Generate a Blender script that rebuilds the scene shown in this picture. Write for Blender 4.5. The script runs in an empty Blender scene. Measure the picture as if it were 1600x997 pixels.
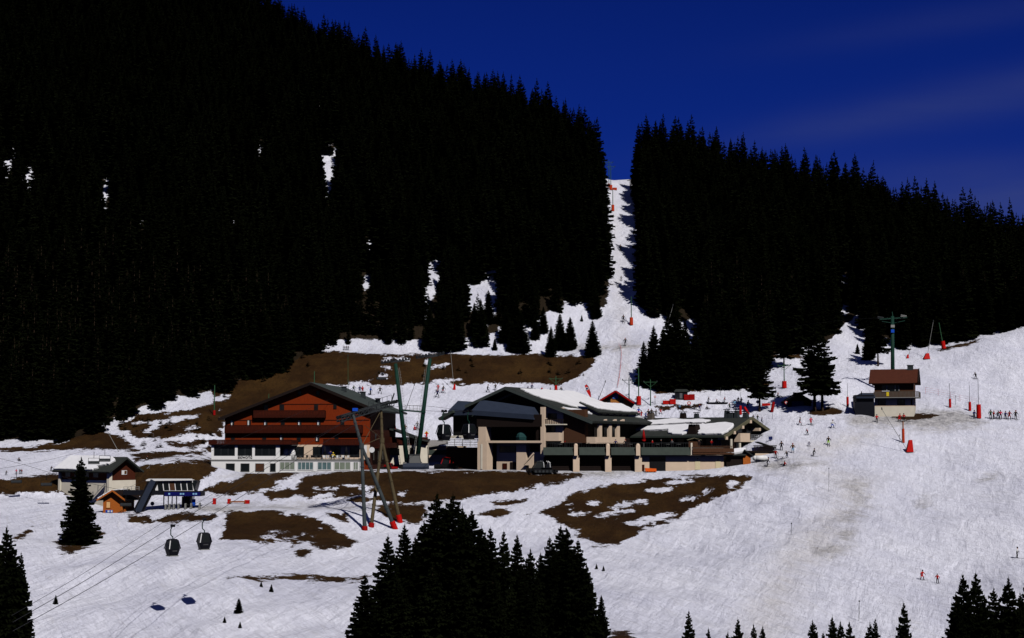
import bpy, bmesh, math, random
import numpy as np
from mathutils import Vector, Matrix, noise as mnoise
R = math.radians
sc = bpy.context.scene
col = sc.collection
random.seed(7); np.random.seed(7)

# ------------------------------------------------------------------ camera, sky, sun, exposure
F = 2400.0                       # focal length in pixels of the 1600 px wide photograph
HOR = 690.0                      # row of the eye level
PH = math.atan((HOR - 498.5) / F)
cam_d = bpy.data.cameras.new('camera'); cam = bpy.data.objects.new('camera', cam_d); col.objects.link(cam)
cam_d.sensor_width = 36; cam_d.lens = 36 * F / 1600; cam_d.clip_start = 1; cam_d.clip_end = 9000
cam.location = (0, 0, 0); cam.rotation_euler = (math.pi / 2 + PH, 0, 0)
sc.camera = cam
SUN_EL, SUN_AZ = 44.0, 24.0      # sun behind the right shoulder of the camera
w = bpy.data.worlds.new('World'); sc.world = w; w.use_nodes = True
nt = w.node_tree; nt.nodes.clear()
def nn(nt, t, **k):
    n = nt.nodes.new(t)
    for a, b in k.items(): setattr(n, a, b)
    return n
out = nn(nt, 'ShaderNodeOutputWorld'); bg = nn(nt, 'ShaderNodeBackground'); bg.inputs[1].default_value = 0.05
sky = nn(nt, 'ShaderNodeTexSky', sky_type='NISHITA', sun_disc=False)
sky.sun_elevation = R(SUN_EL); sky.sun_rotation = R(180 - SUN_AZ); sky.altitude = 1800; sky.air_density = 1.0; sky.dust_density = 0.0; sky.ozone_density = 3.0
mul = nn(nt, 'ShaderNodeMix', data_type='RGBA', blend_type='MULTIPLY'); mul.inputs[0].default_value = 1
mul.inputs[7].default_value = (0.045, 0.155, 0.95, 1)
tc = nn(nt, 'ShaderNodeTexCoord'); mp = nn(nt, 'ShaderNodeMapping'); mp.inputs['Scale'].default_value = (5, 5, 26.0); mp.inputs['Rotation'].default_value = (0, R(-11), 0)
nz = nn(nt, 'ShaderNodeTexNoise'); nz.inputs['Scale'].default_value = 1.0; nz.inputs['Detail'].default_value = 6; nz.inputs['Roughness'].default_value = 0.55; nz.inputs['Distortion'].default_value = .5
nt.links.new(tc.outputs['Generated'], mp.inputs[0]); nt.links.new(mp.outputs[0], nz.inputs['Vector'])
sxyz = nn(nt, 'ShaderNodeSeparateXYZ'); nt.links.new(tc.outputs['Generated'], sxyz.inputs[0])
def wm(op, x, y=0.0, z=0.0):
    n = nn(nt, 'ShaderNodeMath', operation=op)
    for k, v in enumerate((x, y, z)):
        if isinstance(v, (int, float)): n.inputs[k].default_value = v
        else: nt.links.new(v, n.inputs[k])
    return n.outputs[0]
def veil(x0, z0, sx, sz, slope, amt):       # a thin cirrus streak around one direction of the sky
    dx = wm('DIVIDE', wm('SUBTRACT', sxyz.outputs[0], x0), sx)
    dz = wm('DIVIDE', wm('SUBTRACT', wm('SUBTRACT', sxyz.outputs[2], z0), wm('MULTIPLY', wm('SUBTRACT', sxyz.outputs[0], x0), slope)), sz)
    e = wm('EXPONENT', wm('MULTIPLY', wm('ADD', wm('MULTIPLY', dx, dx), wm('MULTIPLY', dz, dz)), -1.0))
    return wm('MULTIPLY', e, amt)
cl_ = wm('ADD', wm('ADD', veil(.32, .215, .13, .014, .12, .3), veil(.34, .148, .12, .022, -.05, .55)), wm('ADD', veil(.2, .20, .1, .01, .15, .12), veil(.3, .262, .12, .01, .1, .12)))
cl_ = wm('MULTIPLY', cl_, wm('MULTIPLY', nz.outputs[0], 1.5))
mc = nn(nt, 'ShaderNodeMix', data_type='RGBA', blend_type='MIX'); mc.inputs[7].default_value = (1.7, 2.2, 5.4, 1)
nt.links.new(sky.outputs[0], mul.inputs[6]); nt.links.new(cl_, mc.inputs[0]); nt.links.new(mul.outputs[2], mc.inputs[6])
zr = nn(nt, 'ShaderNodeMapRange', interpolation_type='SMOOTHSTEP'); nt.links.new(sxyz.outputs[2], zr.inputs[0])
for k_, v_ in ((1, .22), (2, .6), (3, 1.0), (4, .3)): zr.inputs[k_].default_value = v_
zs_ = nn(nt, 'ShaderNodeVectorMath', operation='SCALE'); nt.links.new(mc.outputs[2], zs_.inputs[0]); nt.links.new(zr.outputs[0], zs_.inputs['Scale'])   # the zenith is darker than the sky over the ridge
SV = (math.sin(R(SUN_AZ)) * math.cos(R(SUN_EL)), -math.cos(R(SUN_AZ)) * math.cos(R(SUN_EL)), math.sin(R(SUN_EL)))
dt = nn(nt, 'ShaderNodeVectorMath', operation='DOT_PRODUCT'); nt.links.new(tc.outputs['Generated'], dt.inputs[0]); dt.inputs[1].default_value = SV
sr = nn(nt, 'ShaderNodeMapRange', interpolation_type='SMOOTHSTEP'); nt.links.new(dt.outputs['Value'], sr.inputs[0])
for k_, v_ in ((1, -.3), (2, .3), (3, 0.0), (4, 1.0)): sr.inputs[k_].default_value = v_
sm_ = nn(nt, 'ShaderNodeMix', data_type='RGBA'); nt.links.new(sr.outputs[0], sm_.inputs[0]); nt.links.new(zs_.outputs[0], sm_.inputs[6]); sm_.inputs[7].default_value = (.5, .72, 2.6, 1)   # polarised sky: deep blue away from the sun, pale towards it
nt.links.new(sm_.outputs[2], bg.inputs[0]); nt.links.new(bg.outputs[0], out.inputs[0])
sd = bpy.data.lights.new('sun', 'SUN'); sd.energy = 5.0; sd.angle = R(0.53); sd.color = (1.0, 0.96, 0.92)
sun = bpy.data.objects.new('sun', sd); col.objects.link(sun)
S = Vector((math.sin(R(SUN_AZ)) * math.cos(R(SUN_EL)), -math.cos(R(SUN_AZ)) * math.cos(R(SUN_EL)), math.sin(R(SUN_EL))))
sun.rotation_euler = S.to_track_quat('Z', 'Y').to_euler(); sun.location = (60, -60, 120)
vs = sc.view_settings; vs.view_transform = 'Standard'; vs.look = 'None'; vs.gamma = 1; vs.exposure = -0.58; vs.use_curve_mapping = False
sc.render.engine = 'CYCLES'
sc.cycles.max_bounces = 4; sc.cycles.diffuse_bounces = 0; sc.cycles.glossy_bounces = 2; sc.cycles.transparent_max_bounces = 4

# ------------------------------------------------------------------ pixel <-> world (used to survey positions on the real ground)
cP, sP = math.cos(PH), math.sin(PH)
def ray(px, py):
    a = (px - 800) / F; b = (498.5 - py) / F
    return Vector((a, cP - b * sP, sP + b * cP))
def P(px, py, Y):
    d = ray(px, py); return d * (Y / d.y)
def topx(x, y, z):
    f = y * cP + z * sP; u = -y * sP + z * cP
    return 800 + F * x / f, 498.5 - F * u / f
def rat(py): b = (498.5 - py) / F; return (sP + b * cP) / (cP - b * sP)

# ------------------------------------------------------------------ materials
MATS = {}
def mat(name, base, rough=0.8, var=0.12, scale=3.0, metal=0.0, bump=0.0, bscale=20.0, emit=None, spec=0.12, obj_rand=0.0, stretch=None, alpha=None):
    if name in MATS: return MATS[name]
    lum = max(base[:3]); e = 1.0 if lum > .7 else (1.28 if lum > .1 else 1.15)
    base = tuple(v ** e for v in base[:3])
    m = bpy.data.materials.new(name); m.use_nodes = True; t = m.node_tree
    b = t.nodes['Principled BSDF']; b.inputs['Roughness'].default_value = rough; b.inputs['Metallic'].default_value = metal
    b.inputs['Specular IOR Level'].default_value = spec
    g = nn(t, 'ShaderNodeNewGeometry'); tcn = nn(t, 'ShaderNodeTexCoord')
    mpn = nn(t, 'ShaderNodeMapping'); mpn.inputs['Scale'].default_value = stretch or (1, 1, 1)
    t.links.new(tcn.outputs['Object'], mpn.inputs[0])
    n = nn(t, 'ShaderNodeTexNoise'); n.inputs['Scale'].default_value = scale; n.inputs['Detail'].default_value = 5
    t.links.new(mpn.outputs[0], n.inputs['Vector'])
    mr = nn(t, 'ShaderNodeMapRange'); mr.inputs[1].default_value = 0.25; mr.inputs[2].default_value = 0.75
    mr.inputs[3].default_value = 1 - var; mr.inputs[4].default_value = 1 + var
    t.links.new(n.outputs[0], mr.inputs[0])
    mx = nn(t, 'ShaderNodeVectorMath', operation='SCALE'); mx.inputs[0].default_value = base[:3]
    if obj_rand:
        oi = nn(t, 'ShaderNodeObjectInfo'); m2 = nn(t, 'ShaderNodeMapRange'); m2.inputs[3].default_value = 1 - obj_rand; m2.inputs[4].default_value = 1 + obj_rand
        t.links.new(oi.outputs['Random'], m2.inputs[0]); mm = nn(t, 'ShaderNodeMath', operation='MULTIPLY')
        t.links.new(mr.outputs[0], mm.inputs[0]); t.links.new(m2.outputs[0], mm.inputs[1]); t.links.new(mm.outputs[0], mx.inputs['Scale'])
    else: t.links.new(mr.outputs[0], mx.inputs['Scale'])
    t.links.new(mx.outputs[0], b.inputs['Base Color'])
    if bump:
        n2 = nn(t, 'ShaderNodeTexNoise'); n2.inputs['Scale'].default_value = bscale; t.links.new(mpn.outputs[0], n2.inputs['Vector'])
        bp = nn(t, 'ShaderNodeBump'); bp.inputs['Strength'].default_value = 0.6; bp.inputs['Distance'].default_value = bump
        t.links.new(n2.outputs[0], bp.inputs['Height']); t.links.new(bp.outputs[0], b.inputs['Normal'])
    MATS[name] = m; return m
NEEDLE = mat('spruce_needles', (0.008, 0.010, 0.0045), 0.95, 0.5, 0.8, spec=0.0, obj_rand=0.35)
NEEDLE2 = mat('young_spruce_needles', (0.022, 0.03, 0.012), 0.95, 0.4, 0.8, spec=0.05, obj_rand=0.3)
BARK = mat('spruce_bark', (0.06, 0.04, 0.028), 0.95, 0.3, 4)
SHRUB = mat('dry_shrub_twigs', (0.05, 0.032, 0.014), 0.95, 0.4, 3, obj_rand=0.3)
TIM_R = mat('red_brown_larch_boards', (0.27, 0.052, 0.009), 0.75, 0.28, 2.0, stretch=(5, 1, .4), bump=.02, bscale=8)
TIM_D = mat('dark_red_balcony_boards', (0.06, 0.011, 0.004), 0.8, 0.35, 2.5, stretch=(6, 1, .4), bump=.02, bscale=8)
TIM_B = mat('brown_boards', (0.14, 0.075, 0.045), 0.85, 0.25, 2, stretch=(5, 5, .4), bump=.02, bscale=8)
TIM_K = mat('nearly_black_timber', (0.022, 0.014, 0.012), 0.85, 0.3, 2, stretch=(5, 5, .4))
TIM_O = mat('orange_larch_boards', (0.55, 0.2, 0.05), 0.7, 0.25, 2, stretch=(1, 1, 6), bump=.02, bscale=6)
TIM_Y = mat('honey_coloured_boards', (0.5, 0.24, 0.08), 0.7, 0.2, 2, stretch=(1, 1, 6))
PLAST = mat('pinkish_beige_render', (0.72, 0.56, 0.42), 0.9, 0.07, 0.7)
CREAM = mat('cream_render', (0.78, 0.72, 0.6), 0.9, 0.07, 0.7)
WHITE = mat('white_painted_boards', (0.88, 0.88, 0.87), 0.8, 0.05, 1.5, stretch=(4, 4, .3))
WMET = mat('white_painted_metal', (0.8, 0.8, 0.8), 0.5, 0.06, 2)
GREYW = mat('grey_trim', (0.35, 0.35, 0.34), 0.7, 0.1, 2)
ROOF_G = mat('grey_green_metal_roof', (0.075, 0.09, 0.085), 0.7, 0.12, 0.9, stretch=(6, .5, 1))
ROOF_K = mat('charcoal_metal_roof', (0.05, 0.055, 0.05), 0.75, 0.2, 0.9)
ROOF_R = mat('dark_red_roof_tiles', (0.1, 0.034, 0.02), 0.8, 0.25, 3, bump=.04, bscale=10)
FASC = mat('grey_green_fascia_metal', (0.06, 0.075, 0.065), 0.7, 0.15, 1)
FASC_L = mat('olive_verge_board', (0.2, 0.19, 0.13), 0.8, 0.15, 1)
NAVY = mat('blue_grey_station_metal', (0.06, 0.075, 0.11), 0.6, 0.1, 0.8)
NAVY_D = mat('dark_navy_metal', (0.012, 0.013, 0.02), 0.6, 0.2, 1)
BLUEB = mat('blue_banner_print', (0.012, 0.015, 0.16), 0.6, 0.4, 1.2)
GLASS = mat('dark_window_glass', (0.012, 0.016, 0.017), 0.35, 0.3, 1.0, spec=0.25)
GLASSB = mat('blue_green_window_glass', (0.17, 0.25, 0.26), 0.4, 0.35, 0.8, spec=0.3)
GLASSG = mat('grey_green_blinds', (0.3, 0.34, 0.28), 0.6, 0.15, 0.8)
BLACKM = mat('black_metal', (0.012, 0.012, 0.014), 0.6, 0.3, 2)
DGREY = mat('dark_grey_steel', (0.05, 0.055, 0.06), 0.6, 0.25, 1.5)
PYL = mat('galvanised_grey_steel', (0.095, 0.11, 0.115), 0.55, 0.3, 0.5)
PYLT = mat('tan_weathered_steel', (0.16, 0.13, 0.08), 0.65, 0.3, 0.5)
GREEN = mat('dark_green_steel', (0.014, 0.055, 0.04), 0.6, 0.2, 0.8)
GREENL = mat('pale_green_steel', (0.07, 0.16, 0.09), 0.6, 0.2, 0.8)
RED = mat('red_foam_mat', (0.6, 0.02, 0.015), 0.6, 0.15, 2)
ORED = mat('orange_red_foam_mat', (0.6, 0.09, 0.03), 0.6, 0.2, 2)
DRED = mat('dark_red_fabric', (0.4, 0.012, 0.012), 0.8, 0.15, 2)
PINK = mat('pink_banner', (0.75, 0.03, 0.12), 0.6, 0.1, 2)
ORANGE = mat('orange_plastic', (0.85, 0.13, 0.015), 0.5, 0.1, 2)
YELL = mat('yellow_paint', (0.8, 0.6, 0.03), 0.5, 0.1, 2)
BLUE = mat('bright_blue_cloth', (0.02, 0.13, 0.6), 0.7, 0.1, 2)
DBLUE = mat('dark_blue_cloth', (0.02, 0.035, 0.16), 0.7, 0.2, 2)
LBLUE = mat('light_blue_cloth', (0.25, 0.5, 0.75), 0.7, 0.1, 2)
BLK = mat('black_cloth', (0.016, 0.016, 0.02), 0.8, 0.2, 2)
GRY = mat('grey_cloth', (0.2, 0.2, 0.21), 0.8, 0.2, 2)
WHT = mat('white_cloth', (0.8, 0.8, 0.8), 0.8, 0.08, 2)
BRN = mat('brown_cloth', (0.16, 0.08, 0.03), 0.8, 0.2, 2)
GRN = mat('dark_green_cloth', (0.03, 0.12, 0.06), 0.8, 0.2, 2)
LIME = mat('lime_green_cloth', (0.42, 0.8, 0.03), 0.7, 0.1, 2)
REDC = mat('red_cloth', (0.62, 0.02, 0.02), 0.7, 0.1, 2)
PNKC = mat('pink_cloth', (0.7, 0.08, 0.16), 0.7, 0.1, 2)
SKIN = mat('skin', (0.5, 0.3, 0.22), 0.6, 0.05, 2)
ROPE = mat('dark_steel_rope', (0.03, 0.03, 0.035), 0.6, 0.2, 2)
SNOWR = mat('roof_snow', (0.8, 0.8, 0.82), 0.8, 0.06, 0.5, bump=.15, bscale=1.2)
STONE = mat('grey_stone', (0.16, 0.14, 0.12), 0.9, 0.35, 1.5, bump=.1, bscale=3)
CHIM = mat('dark_chimney_cladding', (0.05, 0.06, 0.065), 0.8, 0.2, 2)
TEAL = mat('teal_painted_metal', (0.03, 0.09, 0.09), 0.7, 0.2, 1)
WOODP = mat('bare_timber_pole', (0.4, 0.18, 0.08), 0.8, 0.2, 2)

# ------------------------------------------------------------------ object helpers
def tag(o, label=None, cat=None, group=None, kind=None):
    if label: o['label'] = label
    if cat: o['category'] = cat
    if group: o['group'] = group
    if kind: o['kind'] = kind
    return o
def thing(name, label, cat, loc=(0, 0, 0), rz=0.0, group=None):
    o = bpy.data.objects.new(name, None); col.objects.link(o); o.empty_display_size = 0.5
    o.location = loc; o.rotation_euler = (0, 0, rz); return tag(o, label, cat, group)
class MB:
    def __init__(s): s.v = []; s.f = []; s.m = []; s.cur = 0
    def add(s, vs, fs):
        k = len(s.v); s.v += [tuple(p) for p in vs]; s.f += [tuple(i + k for i in f) for f in fs]; s.m += [s.cur] * len(fs); return s
    def hexa(s, p):  # 8 points: bottom 4 ccw, top 4 ccw
        return s.add(p, [(3, 2, 1, 0), (4, 5, 6, 7), (0, 1, 5, 4), (1, 2, 6, 5), (2, 3, 7, 6), (3, 0, 4, 7)])
    def box(s, x0, y0, z0, x1, y1, z1):
        x0, x1 = sorted((x0, x1)); y0, y1 = sorted((y0, y1)); z0, z1 = sorted((z0, z1))
        return s.hexa([(x0, y0, z0), (x1, y0, z0), (x1, y1, z0), (x0, y1, z0), (x0, y0, z1), (x1, y0, z1), (x1, y1, z1), (x0, y1, z1)])
    def tube(s, p, q, r0, r1=None, n=8):
        r1 = r0 if r1 is None else r1
        p = Vector(p); q = Vector(q); d = (q - p)
        if d.length < 1e-6: return s
        d.normalize(); a = d.orthogonal().normalized(); b = d.cross(a)
        vs = []
        for c, r in ((p, r0), (q, r1)):
            for i in range(n):
                t = 2 * math.pi * i / n; vs.append(c + a * (r * math.cos(t)) + b * (r * math.sin(t)))
        return s.add(vs, [tuple(range(n))[::-1], tuple(range(n, 2 * n))] + [(i, (i + 1) % n, n + (i + 1) % n, n + i) for i in range(n)])
    def chain(s, pts, r, n=6):
        for a, b in zip(pts[:-1], pts[1:]): s.tube(a, b, r, r, n)
        return s
    def beam(s, p, q, wd, h, up=(0, 0, 1)):
        p = Vector(p); q = Vector(q); d = (q - p).normalized(); u = Vector(up); a = d.cross(u)
        if a.length < 1e-4: a = d.orthogonal()
        a.normalize(); b = a.cross(d).normalized(); a *= wd / 2; b *= h / 2
        return s.hexa([p - a - b, p + a - b, q + a - b, q - a - b, p - a + b, p + a + b, q + a + b, q - a + b])
    def prism(s, pts, ext):
        n = len(pts); e = Vector(ext); pts = [Vector(p) for p in pts]
        nor = Vector((0, 0, 0))
        for i in range(n): nor += pts[i].cross(pts[(i + 1) % n])
        if nor.dot(e) > 0: pts = pts[::-1]
        return s.add(pts + [p + e for p in pts], [tuple(range(n)), tuple(range(n, 2 * n))[::-1]] + [((i + 1) % n, i, n + i, n + (i + 1) % n) for i in range(n)])
    def ball(s, c, r, n=8, m=6, sz=1.0):
        vs = []; c = Vector(c)
        for j in range(m + 1):
            th = math.pi * j / m
            for i in range(n):
                p = 2 * math.pi * i / n
                vs.append(c + Vector((r * math.sin(th) * math.cos(p), r * math.sin(th) * math.sin(p), r * sz * math.cos(th))))
        return s.add(vs, [(j * n + i, (j + 1) * n + i, (j + 1) * n + (i + 1) % n, j * n + (i + 1) % n) for j in range(m) for i in range(n)])
    def build(s, name, m, parent=None, label=None, cat=None, group=None, kind=None, loc=None, smooth=False):
        me = bpy.data.meshes.new(name); me.from_pydata(s.v, [], s.f)
        ms = m if isinstance(m, (list, tuple)) else [m]
        for x in ms: me.materials.append(x)
        if len(ms) > 1: me.polygons.foreach_set('material_index', s.m)
        if smooth: me.polygons.foreach_set('use_smooth', [True] * len(s.f))
        me.update()
        o = bpy.data.objects.new(name, me); col.objects.link(o)
        if loc is not None: o.location = loc
        if parent is not None: o.parent = parent
        return tag(o, label, cat, group, kind)
def kids(o): return [c for c in list(o.children)]
def copy_tree(o, parent=None):
    c = o.copy(); col.objects.link(c); c.parent = parent
    for ch in kids(o): copy_tree(ch, c)
    return c

# ------------------------------------------------------------------ terrain: profiles (row, distance) per column of the survey
A0 = [(997, 205)]
COLS = {
 -600: [(997, 205), (860, 260), (800, 300), (775, 328), (745, 334), (712, 368), (700, 380), (670, 410), (-200, 860)],
 0: [(997, 205), (900, 240), (840, 275), (790, 315), (775, 328), (745, 334), (738, 345), (712, 368), (700, 380), (660, 410), (-130, 850)],
 90: [(997, 205), (900, 245), (840, 285), (795, 316), (778, 328), (746, 334), (737, 345), (712, 368), (700, 380), (660, 408), (-70, 830)],
 155: [(997, 205), (900, 245), (843, 284), (805, 308), (792, 322), (780, 330), (742, 340), (720, 350), (710, 365), (690, 378), (655, 398), (-40, 815)],
 215: [(997, 205), (900, 245), (845, 282), (798, 306), (788, 322), (778, 329), (733, 340), (718, 350), (708, 363), (690, 378), (655, 398), (-15, 805)],
 300: [(997, 205), (900, 245), (845, 280), (794, 306), (786, 322), (770, 330), (722, 341), (713, 350), (706, 362), (684, 378), (652, 395), (612, 425), (30, 795)],
 380: [(997, 205), (900, 247), (850, 280), (792, 306), (787, 318), (750, 335), (741, 341), (737, 370), (690, 385), (655, 400), (605, 428), (65, 785)],
 450: [(997, 205), (905, 250), (860, 280), (796, 306), (790, 314), (745, 336), (738, 341), (734, 372), (690, 387), (655, 402), (600, 428), (545, 455), (98, 773)],
 520: [(997, 205), (905, 250), (845, 288), (796, 308), (791, 316), (743, 337), (736, 341), (732, 372), (690, 386), (655, 402), (610, 426), (601, 431), (556, 448), (547, 456), (520, 466), (128, 758)],
 600: [(997, 205), (905, 250), (835, 297), (797, 311), (790, 318), (740, 338), (734, 342), (731, 370), (692, 384), (645, 404), (606, 427), (598, 430), (557, 447), (550, 453), (543, 457), (515, 468), (165, 740)],
 750: [(997, 205), (905, 250), (850, 288), (800, 312), (778, 325), (744, 340), (736, 344), (732, 371), (690, 386), (645, 404), (608, 427), (600, 430), (560, 446), (553, 452), (543, 457), (505, 472), (205, 710)],
 850: [(997, 205), (900, 252), (850, 288), (800, 313), (768, 330), (744, 342), (736, 346), (731, 371), (690, 386), (645, 404), (610, 425), (602, 430), (562, 446), (554, 453), (543, 458), (490, 482), (240, 685)],
 925: [(997, 202), (900, 252), (850, 286), (800, 312), (762, 330), (744, 342), (736, 347), (730, 370), (690, 386), (645, 402), (612, 418), (590, 428), (562, 440), (545, 449), (535, 455), (500, 473), (440, 506), (285, 660)],
 972: [(997, 202), (900, 252), (850, 286), (800, 312), (762, 330), (743, 342), (736, 347), (728, 368), (690, 386), (642, 401), (600, 417), (560, 433), (542, 443), (537, 450), (500, 463), (440, 502), (388, 548), (340, 595), (291, 645)],
 1020: [(997, 203), (900, 252), (850, 285), (800, 310), (762, 330), (743, 342), (736, 347), (726, 365), (690, 384), (642, 400), (600, 415), (560, 430), (541, 440), (510, 458), (450, 500), (285, 645)],
 1100: [(997, 203), (900, 252), (850, 282), (800, 306), (760, 328), (744, 339), (736, 345), (726, 360), (690, 378), (650, 392), (630, 402), (612, 412), (602, 420), (305, 640)],
 1180: [(997, 206), (900, 250), (850, 276), (800, 302), (755, 325), (738, 338), (726, 345), (705, 358), (680, 370), (652, 386), (640, 392), (615, 408), (595, 424), (325, 630)],
 1260: [(997, 208), (900, 248), (850, 272), (800, 298), (750, 325), (720, 342), (690, 360), (660, 376), (640, 389), (600, 412), (572, 432), (556, 447), (340, 620)],
 1330: [(997, 209), (900, 249), (850, 273), (800, 298), (750, 326), (700, 352), (658, 376), (642, 386), (600, 410), (560, 438), (520, 466), (352, 612)],
 1400: [(997, 210), (900, 250), (850, 274), (800, 299), (750, 327), (700, 352), (659, 375), (646, 386), (600, 410), (565, 434), (548, 450), (372, 600)],
 1500: [(997, 208), (900, 248), (850, 273), (800, 298), (750, 326), (700, 351), (655, 376), (600, 406), (560, 430), (537, 447), (400, 585)],
 1600: [(997, 206), (900, 245), (850, 270), (800, 294), (700, 350), (650, 376), (600, 402), (550, 427), (517, 444), (432, 560)],
 2300: [(997, 206), (900, 245), (800, 294), (700, 350), (600, 402), (517, 444), (470, 540)],
}
Ygrid = np.concatenate([np.arange(-90, 120, 10), np.arange(120, 480, 1.0), np.arange(480, 900, 4.0), np.geomspace(905, 3500, 26)])
cpx = sorted(COLS); cu = np.array([(p - 800) / F for p in cpx])
prof = []
for p in cpx:
    pts = [(-90, 4.0), (0, -1.75), (60, -21), (120, -37), (160, -34.5)]
    for (py, Y) in COLS[p]: pts.append((Y, rat(py - ((26 if p < 1000 else max(4, 26 - (p - 1020) * .05)) if Y > 480 and not 945 < p < 1000 else 0)) * Y))
    Yc, zc = pts[-1]
    pts += [(Yc + 25, zc - 3), (Yc + 120, zc - 60), (Yc + 500, zc - 170), (3500, -150)]
    prof.append(np.interp(Ygrid, [a for a, b in pts], [b for a, b in pts]))
prof = np.array(prof)
ug = np.concatenate([np.linspace(-1.3, -.37, 30), np.arange(-.36, .36, .00125), np.linspace(.365, 1.3, 30)])
NU, NY = len(ug), len(Ygrid)
Z = np.empty((NU, NY))
for j in range(NY): Z[:, j] = np.interp(ug, cu, prof[:, j])
def smooth(A, k, axis):
    r = int(3 * k) + 1; ker = np.exp(-0.5 * (np.arange(-r, r + 1) / k) ** 2); ker /= ker.sum()
    return np.apply_along_axis(lambda v: np.convolve(np.pad(v, r, mode='edge'), ker, 'valid'), axis, A)
i0, i1 = 30, NU - 30
Z[i0 - 1:i1 + 1] = smooth(Z[i0 - 1:i1 + 1], 7, 0)
Z = smooth(Z, 1.0, 1)
rng = np.random.RandomState(3)
LAT = rng.rand(256, 256)
def vn(x, y):
    xi = np.floor(x).astype(int); yi = np.floor(y).astype(int); fx = x - xi; fy = y - yi
    fx = fx * fx * (3 - 2 * fx); fy = fy * fy * (3 - 2 * fy)
    a = LAT[xi % 256, yi % 256]; b = LAT[(xi + 1) % 256, yi % 256]; c = LAT[xi % 256, (yi + 1) % 256]; d = LAT[(xi + 1) % 256, (yi + 1) % 256]
    return (a * (1 - fx) + b * fx) * (1 - fy) + (c * (1 - fx) + d * fx) * fy - .5
XX = ug[:, None] * np.maximum(Ygrid, 25)[None, :]; YY = np.repeat(Ygrid[None, :], NU, 0)
far = np.clip((YY - 150) / 60, 0, 1)
def pad_w(x, y):   # how wild the relief may be (calm on the building pads)
    return np.where((y > 338) & (y < 376) & (x < 55) & (x > -75), 0.0, 1.0)
relief = 1.1 * vn(XX / 23 + 3, YY / 23) + .9 * vn(XX / 10 + 7 - YY / 30, YY / 18 + 5) + .9 * vn(XX / 4.6 + YY / 14, YY / 10 - 11) + .12 * vn(XX / 2.1 - YY / 9, YY / 6 + 31)
relief *= np.where((YY > 300) & (YY < 480) & ((XX < 60)), .55, 1.0)
mog = np.clip(1 - np.hypot((XX - 45) / 26, (YY - 315) / 30), 0, 1)
relief += mog * 3.6 * vn(XX / 4.0 + YY / 12 + 90, YY / 6.0 + 20)
Z += relief * pad_w(XX, YY) * np.clip((Ygrid - 20) / 60, 0, 1)[None, :]
def zf(x, y):
    u = min(max(x / max(y, 25), ug[0]), ug[-1] - 1e-6)
    i = int(np.searchsorted(ug, u, 'right') - 1); j = int(np.searchsorted(Ygrid, y, 'right') - 1); j = min(max(j, 0), NY - 2); i = min(i, NU - 2)
    a = (u - ug[i]) / (ug[i + 1] - ug[i]); b = (y - Ygrid[j]) / (Ygrid[j + 1] - Ygrid[j])
    return float((Z[i, j] * (1 - a) + Z[i + 1, j] * a) * (1 - b) + (Z[i, j + 1] * (1 - a) + Z[i + 1, j + 1] * a) * b)
def G(px, py, ymin=185, ymax=900, step=1.0):
    """first point of the ground that the survey ray meets"""
    d = ray(px, py); d = d / d.y; y = ymin; prev = d.z * y - zf(d.x * y, y)
    while y < ymax:
        y2 = y + step; c = d.z * y2 - zf(d.x * y2, y2)
        if c <= 0 < prev or (c <= 0 and prev <= 0 and y > ymin + 3):
            t = prev / (prev - c) if prev > c else 0; y = y + step * t
            return Vector((d.x * y, y, zf(d.x * y, y)))
        prev = c; y = y2
    return Vector((d.x * 450, 450, zf(d.x * 450, 450)))
def at(px, Y, py=None):
    """ground point under column px at distance Y"""
    x = (px - 800) / F * Y
    for _ in range(3):
        z = zf(x, Y); p = topx(x, Y, z)[0]; x += (px - p) / F * Y
    return Vector((x, Y, zf(x, Y)))

# masks on the ground (signed distance in metres, positive inside)
fX, fY, fZ = XX.ravel(), YY.ravel(), Z.ravel()
den = fY * cP + fZ * sP; den = np.where(den < 5, 5, den)
PX = 800 + F * fX / den; PY = 498.5 - F * (-fY * sP + fZ * cP) / den
def sdf(poly):
    p = np.array(poly, float); n = len(p); dmin = np.full(PX.shape, 1e9); ins = np.zeros(PX.shape, bool)
    for i in range(n):
        a, b = p[i], p[(i + 1) % n]; e = b - a
        t = np.clip(((PX - a[0]) * e[0] + (PY - a[1]) * e[1]) / (e @ e), 0, 1)
        dmin = np.minimum(dmin, np.hypot(PX - a[0] - t * e[0], (PY - a[1] - t * e[1]) * 1.8))
        c = ((a[1] > PY) != (b[1] > PY)) & (PX < (b[0] - a[0]) * (PY - a[1]) / (b[1] - a[1] + 1e-9) + a[0]); ins ^= c
    return np.where(ins, dmin, -dmin) * fY / F
def ell(cx, cy, rx, ry):
    q = random.Random(int(cx * 7 + cy)); w_ = [q.uniform(.55, 1.35) for _ in range(12)]
    return [(cx + w_[t] * rx * math.cos(t * math.pi / 6) - .25 * ry * math.sin(t * math.pi / 6), cy + w_[t] * ry * math.sin(t * math.pi / 6) - .12 * rx * math.cos(t * math.pi / 6)) for t in range(12)]
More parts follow.
